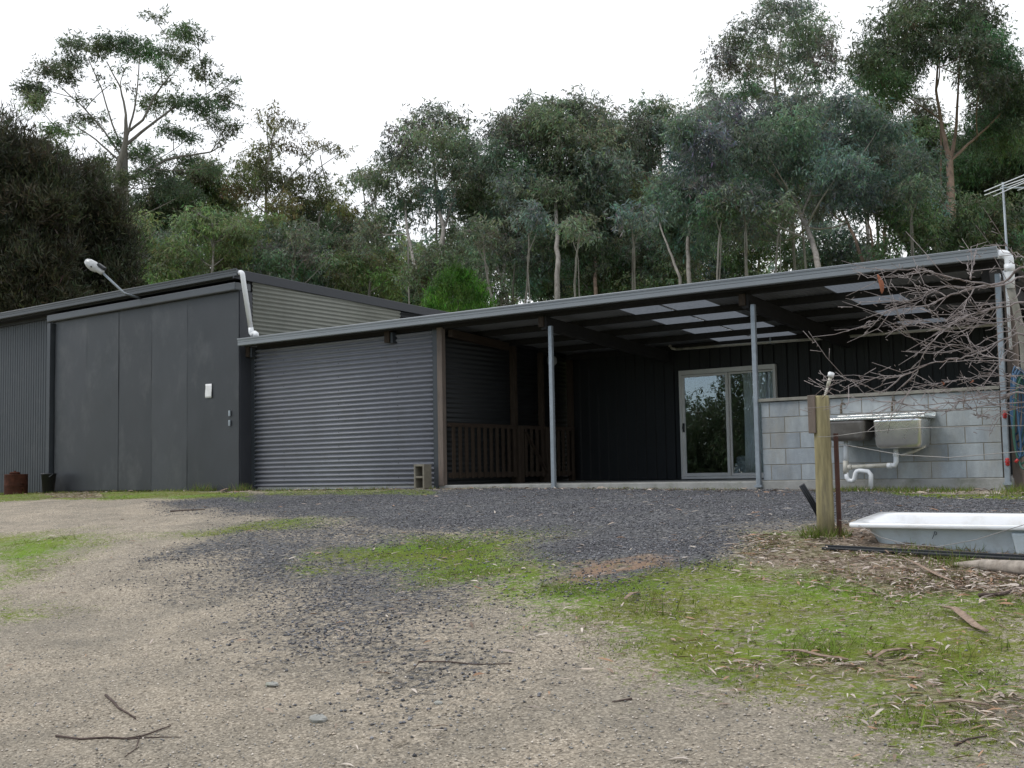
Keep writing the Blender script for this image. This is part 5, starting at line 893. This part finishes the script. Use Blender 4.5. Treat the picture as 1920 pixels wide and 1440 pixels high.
for pts, wd, dd in BR:
    P_ = []; U_ = zc(pts); n = len(U_); long_ = U_[0][0] > 1925
    for i, (u, v) in enumerate(U_): P_.append(at(u, v, BD+dd+0.10*math.sin(i*1.3+dd*9)-0.012*i*0))
    mb = MB()
    if long_: P_ = [crown_pt+(rn.normal(size=3)*0.03), (crown_pt+P_[0])/2+rn.normal(size=3)*0.04]+P_
    Pn = []; 
    for ii in range(len(P_)-1):
        q0, q1, q2, q3 = P_[max(ii-1, 0)], P_[ii], P_[ii+1], P_[min(ii+2, len(P_)-1)]
        for t_ in (0, .2, .4, .6, .8): Pn.append(0.5*(2*q1+(q2-q0)*t_+(2*q0-5*q1+4*q2-q3)*t_**2+(3*q1-q0-3*q2+q3)*t_**3)+rn.normal(size=3)*0.0028)
    Pn.append(P_[-1]); k = len(Pn); r0_ = wd*0.5*BD/FPX*0.75; mb.tube(Pn, [max(0.0017, r0_*(1-0.85*(i/(k-1))**0.8)) for i in range(k)], 7)
    for i in range(6 if long_ else 2, k-1):
        for _ in range(2):
            if rt.random() < 0.36:                        # side twigs and spurs
                a = Pn[i]; ln = rt.choice([0.02, 0.025, 0.03, 0.09, 0.16, 0.28, 0.38]); bd_ = (Pn[min(i+1, k-1)]-Pn[i-1]); bd_ = bd_/np.linalg.norm(bd_); dr_ = bd_*(rt.uniform(0.8, 1.5) if ln > 0.05 else 0.5)+rn.normal(size=3)*0.34+np.array([0, 0, 0.05]); dr_ /= np.linalg.norm(dr_)
                e_ = a+dr_*ln; mid = a+dr_*ln*.5+rn.normal(size=3)*0.09*ln; mb.tube([a, mid, e_+np.array([0, 0, 0.1*ln])], [0.0026, 0.0022, 0.0014], 5)
                if ln > 0.08:
                    for q in range(rt.randint(1, 4)): bb = a+(e_-a)*rt.uniform(.2, 1); d2 = rn.normal(size=3); d2 /= np.linalg.norm(d2); mb.tube([bb, bb+(d2+dr_)*rt.choice([0.012, 0.02, 0.05])], [0.0024, 0.0020], 5)
    mb.build('branch', M['bark_bare'], bt)
def leafmesh(p, ln, wd, ang):
    rows = []
    for i in range(9):
        t_ = i/8; h_ = wd*math.sin(math.pi*min(1, t_*0.97+0.015))**0.7; rows.append([p+cR*(s_*h_+0.012*math.sin(t_*3)+ang*t_)-np.array([0, 0, 1.0])*ln*t_+_fw*0.006*abs(s_) for s_ in (-1, 0, 1)])
    return rows
MB().grid(leafmesh(at(1646, 514, BD-0.1), 0.125, 0.016, 0.02)).build('dead_leaf', M['dead_leaf'], bt, thick=0.0015)
MB().grid(leafmesh(at(1765, 715, BD), 0.025, 0.006, 0.01)).build('dead_leaf', M['dead_leaf'], bt, thick=0.0015); MB().grid(leafmesh(at(1824, 712, BD), 0.02, 0.006, -0.02)).build('dead_leaf', M['dead_leaf'], bt, thick=0.0015)

# ================================================================== scatter on the ground
def scatter(n, seed, weight, over=10, x0=-19, x1=7.5, y0=-14.0, y1=-0.05):
    """positions over the yard, denser near the viewer so small things read, kept by a mask weight"""
    rs = np.random.RandomState(seed); d = 2.6+22*rs.rand(n*over)**1.6; a = rs.uniform(-0.47, 0.47, n*over)
    x = CAM[0]+d*(_fw[0]+_R[0]*a); y = CAM[1]+d*(_fw[1]+_R[1]*a)
    ok = (y < y1) & (x > x0); x, y = x[ok], y[ok]; x = x; mk_ = masks(x, y); w_ = weight(mk_, x, y); keep = rs.rand(len(x)) < w_
    return x[keep][:n], y[keep][:n]
nz = lambda x, y: np.clip((vnoise(x, y, 1.6)*0.6+vnoise(x, y, 5.0)*0.4-0.36)*4, 0, 1)
# gravel stones
def stones(n, seed, weight, size, cols, name):
    x, y = scatter(n, seed, weight); rs = np.random.RandomState(seed+1); n = len(x); z = ground(x, y)
    oct_ = np.array([[1, 0, 0], [0, 1, 0], [-1, 0, 0], [0, -1, 0], [0, 0, 1], [0, 0, -0.6]]); fc = np.array([[0, 1, 4], [1, 2, 4], [2, 3, 4], [3, 0, 4], [1, 0, 5], [2, 1, 5], [3, 2, 5], [0, 3, 5]])
    s = size*(0.5+rs.rand(n, 1, 1)**2*1.3); V_ = oct_[None]*s*(0.6+0.8*rs.rand(n, 6, 1)); V_[:, :, 2] *= 0.7
    an = rs.rand(n)*6.28; c, s2 = np.cos(an), np.sin(an); X = V_[:, :, 0]*c[:, None]-V_[:, :, 1]*s2[:, None]; Y = V_[:, :, 0]*s2[:, None]+V_[:, :, 1]*c[:, None]
    V_ = np.stack([X+x[:, None], Y+y[:, None], V_[:, :, 2]+z[:, None]+0.003], -1).reshape(-1, 3); F_ = (fc[None]+6*np.arange(n)[:, None, None]).reshape(-1, 3)
    cc = np.array(cols)[rs.randint(0, len(cols), n)]*(0.6+0.8*rs.rand(n, 1)); o = fast_mesh(name, V_, F_, np.repeat(cc, 6, axis=0), M['stone'], nv=3); tag(o, kind='stuff'); print(name, n)
stones(60000, 51, lambda m_, x, y: np.clip(m_['gravel']*1.3-0.15, 0, 1)**1.5*(1-0.6*m_['moss'])*(0.35+0.65*nz(x+9, y)), 0.0068, [(0.065, 0.067, 0.075), (0.10, 0.095, 0.105), (0.14, 0.145, 0.16), (0.19, 0.19, 0.20)], 'loose_gravel')
stones(24000, 52, lambda m_, x, y: (1-np.clip(m_['gravel'], 0, 1))*(1-0.85*np.clip(m_['moss']*1.3, 0, 1))*(1-m_['litter'])*0.8, 0.0045, [(0.42, 0.36, 0.29), (0.36, 0.31, 0.25), (0.27, 0.265, 0.255), (0.52, 0.47, 0.41), (0.21, 0.21, 0.21)], 'loose_pebbles')
# grass and moss blades
def blades(n, seed, weight, hgt, wid, cols, name, lean=0.5):
    x, y = scatter(n, seed, weight, 30); rs = np.random.RandomState(seed+1); n = len(x); z = ground(x, y); p = np.stack([x, y, z-0.002], -1)
    d = rs.normal(size=(n, 3))*lean; d[:, 2] = 1; d /= np.linalg.norm(d, axis=1)[:, None]; h = hgt*(0.4+1.1*rs.rand(n, 1)**1.5)*(0.45+1.5*np.clip(vnoise(x, y, 3.1)-0.3, 0, 1)[:, None]*1.6); a = rs.rand(n)*6.28; s = np.stack([np.cos(a), np.sin(a), 0*a], -1)*wid*(0.6+0.8*rs.rand(n, 1))
    b2 = rs.normal(size=(n, 3))*0.3; b2[:, 2] = 0
    V_ = np.stack([p-s/2, p+s/2, p+d*h+b2*h], 1).reshape(-1, 3); F_ = np.arange(3*n).reshape(-1, 3); cc = np.array(cols)[rs.randint(0, len(cols), n)]*(0.6+0.8*rs.rand(n, 1))
    o = fast_mesh(name, V_, F_, np.repeat(cc, 3, axis=0), M['grass'], nv=3); tag(o, kind='stuff'); print(name, n)
gcol = [(0.125, 0.205, 0.022), (0.155, 0.225, 0.030), (0.11, 0.165, 0.022), (0.19, 0.205, 0.055), (0.25, 0.22, 0.11)]
nz = lambda x, y: np.clip((vnoise(x, y, 1.6)*0.6+vnoise(x, y, 5.0)*0.4-0.36)*4, 0, 1)
blades(110000, 53, lambda m_, x, y: np.clip(m_['moss']*1.4-0.3, 0, 1)*(0.2+0.8*nz(x, y)), 0.0135, 0.0055, gcol, 'short_grass', 1.1)
blades(4000, 54, lambda m_, x, y: np.clip(m_['moss']*1.4-0.7, 0, 1)*np.clip((vnoise(x, y, 2.2)-0.55)*6, 0, 1), 0.06, 0.006, gcol, 'grass_tufts', 0.5)
def wall_grass(segs, name):
    rs = np.random.RandomState(8); X = []; Y = []; H = []
    for x0, x1, y0, y1, n, h in segs:
        for _ in range(n):
            x = rs.uniform(x0, x1); 
            if vnoise(x, 0.0, 2.5) < 0.35: continue
            X.append(x); Y.append(rs.uniform(y0, y1)); H.append(h*(0.3+rs.rand()))
    X = np.array(X); Y = np.array(Y); H = np.array(H); n = len(X); p = np.stack([X, Y, ground(X, Y)], -1); d = rs.normal(size=(n, 3))*0.4; d[:, 2] = 1; a = rs.rand(n)*6.28; s = np.stack([np.cos(a), np.sin(a), 0*a], -1)*0.009
    V_ = np.stack([p-s/2, p+s/2, p+d*H[:, None]], 1).reshape(-1, 3); cc = np.array(gcol)[rs.randint(0, 5, n)]*(0.5+0.8*rs.rand(n, 1)); o = fast_mesh(name, V_, np.arange(3*n).reshape(-1, 3), np.repeat(cc, 3, axis=0), M['grass'], nv=3); tag(o, kind='stuff')
wall_grass([(-10.4, -9.3, -0.7, -0.15, 900, 0.14), (-9.3, -5.2, -0.35, -0.06, 900, 0.05), (-17, -10, -0.9, -0.35, 1500, 0.05), (-5, 0, -0.35, -0.07, 500, 0.035), (0.9, 3.6, -0.6, -0.06, 1800, 0.06), (2.7, 5.5, -1.2, 0.6, 2500, 0.10)], 'wall_foot_grass')
post_g = np.array(pb)
def ring_grass(c, r, n, h, name):
    rs = np.random.RandomState(9); a = rs.rand(n)*6.28; q = r*(0.4+0.8*rs.rand(n)); X = c[0]+np.cos(a)*q; Y = c[1]+np.sin(a)*q; p = np.stack([X, Y, ground(X, Y)], -1); d = rs.normal(size=(n, 3))*0.5; d[:, 2] = 1; s = np.stack([np.cos(a*3), np.sin(a*3), 0*a], -1)*0.006
    V_ = np.stack([p-s/2, p+s/2, p+d*(h*(0.3+rs.rand(n, 1)))], 1).reshape(-1, 3); cc = np.array(gcol)[rs.randint(0, 5, n)]*(0.5+0.8*rs.rand(n, 1)); o = fast_mesh(name, V_, np.arange(3*n).reshape(-1, 3), np.repeat(cc, 3, axis=0), M['grass'], nv=3); tag(o, kind='stuff')
ring_grass(post_g, 0.16, 500, 0.09, 'post_foot_grass')
tubc = np.array([c0[0]+1.0, c0[1]-0.12, 0]); ring_grass(tubc, 0.5, 900, 0.07, 'tub_foot_grass')
# leaf litter
def litter(n, seed, weight, ln, name, lift=0.012):
    x, y = scatter(n, seed, weight, 60); rs = np.random.RandomState(seed+1); n = len(x); z = ground(x, y)+lift*rs.rand(n)+0.004; p = np.stack([x, y, z], -1); a = rs.rand(n)*6.28; d = np.stack([np.cos(a), np.sin(a), rs.normal(size=n)*0.14], -1); s = np.stack([-np.sin(a), np.cos(a), rs.normal(size=n)*0.35], -1)
    l = ln*(0.4+1.0*rs.rand(n, 1)); w_ = l*(0.06+0.10*rs.rand(n, 1)); up = np.array([0, 0, 1.0]); cv = (0.02+0.16*rs.rand(n, 1))*l
    V_ = np.stack([p-d*l/2, p-d*l*.15+s*w_/2+up*cv*.6, p+d*l*.2+s*w_/2+up*cv*.6, p+d*l/2, p+d*l*.2-s*w_/2+up*cv*.6, p-d*l*.15-s*w_/2+up*cv*.6], 1).reshape(-1, 3); F_ = np.concatenate([np.array([[0, 1, 2, 5], [5, 2, 3, 4]])[None]+6*np.arange(n)[:, None, None]]).reshape(-1, 4)
    cc = np.array([(0.32, 0.25, 0.20), (0.42, 0.35, 0.29), (0.25, 0.18, 0.135), (0.52, 0.46, 0.40), (0.31, 0.19, 0.12), (0.20, 0.145, 0.11), (0.38, 0.32, 0.28)])[rs.randint(0, 7, n)]*(0.7+0.55*rs.rand(n, 1)); o = fast_mesh(name, V_, F_, np.repeat(cc, 6, axis=0), M['litter']); tag(o, kind='stuff'); print(name, n)
litter(7500, 55, lambda m_, x, y: np.clip(m_['litter']*1.2-0.1, 0, 1)*np.clip(nz(x, y)+0.4, 0, 1)*np.where(y < -8.2, 0.5, 1.0), 0.066, 'leaf_litter', 0.010)
litter(1500, 56, lambda m_, x, y: 0.05+0.5*m_['gravel']+0.5*np.clip(m_['moss'], 0, 1), 0.075, 'scattered_leaves')
litter(1500, 58, lambda m_, x, y: np.clip(m_['moss']-0.2, 0, 1)*(x > -1)*(0.2+0.8*nz(x+3, y)), 0.06, 'bank_leaves', 0.010)
litter(600, 57, lambda m_, x, y: ((x > -17) & (y > -0.9) & (y < -0.1)).astype(float), 0.12, 'wall_foot_leaves')

# individual sticks, bark strips and stones
def stick(px_, r, lab, forks=()):
    P_ = [G(u, v)+np.array([0, 0, r*0.8]) for u, v in px_]; r *= 0.75; mb = MB().tube(P_, np.linspace(r, r*0.55, len(P_)), 7)
    for fk in forks: Q_ = [G(u, v)+np.array([0, 0, r*0.5]) for u, v in fk]; mb.tube(Q_, np.linspace(r*0.6, r*0.3, len(Q_)), 6)
    tag(mb.build('stick', M['stick']), lab, 'stick', 'sticks on the driveway')
stick([(198, 1306), (212, 1318), (222, 1330), (240, 1340), (254, 1350)], 0.0085, 'short crooked stick lying on the sand above the long forked twig')
stick([(105, 1382), (150, 1388), (200, 1385), (238, 1387), (268, 1382), (320, 1363)], 0.007, 'long forked twig lying on the sand at the lower left', [[(238, 1387), (262, 1385), (300, 1383), (340, 1383)], [(262, 1380), (255, 1405), (234, 1420)]])
stick([(785, 1242), (840, 1242), (890, 1247), (960, 1246)], 0.005, 'thin straight twig on grey gravel near the middle of the foreground', [[(785, 1243), (775, 1255), (760, 1262)]])
stick([(1185, 1312), (1148, 1318)], 0.006, 'tiny brown stick on sand right of the thin straight twig')
stick([(320, 960), (350, 958), (384, 957)], 0.014, 'brown stick on the gravel in front of the sliding door')
stick([(1835, 1120), (1880, 1118), (1925, 1100)], 0.014, 'dark stick lying in leaf litter at the right edge'); stick([(1790, 1400), (1815, 1388), (1850, 1382)], 0.006, 'dark twig at the lower right on the mossy bank')
def barkstrip(px_, wd, lab, lift=0.02):
    C_ = [G(u, v) for u, v in px_]; n = len(C_)
    rows = []
    for i, c in enumerate(C_):
        d = C_[min(i+1, n-1)]-C_[max(i-1, 0)]; s = np.cross(d, [0, 0, 1]); s /= np.linalg.norm(s); k = 0.65*wd*(0.35+0.65*math.sin(math.pi*(i+0.6)/(n+0.2))); rows.append([c+s*k*q+np.array([0, 0, lift*(0.4+0.6*math.sin(i*1.7))+0.012+0.5*k*q*q]) for q in (-1, -.5, 0, .5, 1)])
    tag(MB().grid(rows).build('bark_strip', M['bark_strip'], None, thick=0.004), lab, 'bark', 'bark strips on the bank')
barkstrip([(1770, 1146), (1790, 1155), (1810, 1166), (1830, 1180), (1850, 1195)], 0.035, 'broad frayed bark strip slanting across the grass at the right')
barkstrip([(1465, 1228), (1500, 1234), (1540, 1238), (1590, 1241)], 0.022, 'long flat bark strip on moss left of the lower leaf heap')
barkstrip([(1640, 1242), (1660, 1235), (1690, 1225), (1700, 1222)], 0.018, 'short bark strip on top of the lower leaf heap')
barkstrip([(1750, 1328), (1800, 1330), (1855, 1331)], 0.014, 'thin bark strip at the foot of the lower leaf heap')
barkstrip([(1690, 1050), (1720, 1068), (1760, 1085), (1800, 1098)], 0.016, 'narrow bark strip in the litter below the bathtub')
barkstrip([(415, 924), (435, 920), (452, 917)], 0.05, 'pale bark strip at the corner of the sliding door', 0.04)
barkstrip([(1172, 1130), (1185, 1124), (1198, 1117)], 0.02, 'curled bark strip at the edge of the bright moss', 0.02)
def rock(u, v, wpx, lab, h=0.6, seed=1):
    c = G(u, v); rs = np.random.RandomState(seed); s = wpx/2*np.dot(c-CAM, cF)/FPX; rows = []
    for i in range(7):
        ph = math.pi*i/6; rows.append([c+np.array([s*math.sin(ph)*math.cos(a)*(1+0.18*math.sin(2*a+seed)), s*0.8*math.sin(ph)*math.sin(a), s*h*math.cos(ph)*0.8+s*0.2])*1.0+rs.normal(size=3)*s*0.05*(j < 12) for j, a in enumerate(2*math.pi*k/12 for k in range(13))])
        rows[-1][-1] = rows[-1][0]
    tag(MB().grid(rows, smooth=False).build('rock', M['rock']), lab, 'stone', 'stones on the driveway')
rock(1350, 915, 22, 'dark broken lump of rubble against the verandah slab edge', 0.7, 5); rock(597, 1352, 36, 'pale flat stone with green moss round it at the bottom of the driveway'); rock(510, 1286, 28, 'low grey stone half sunk in the sand left of a pale leaf', 0.4, 2); rock(822, 1320, 20, 'small grey stone on the sand right of the pale flat stone', 0.5, 3)
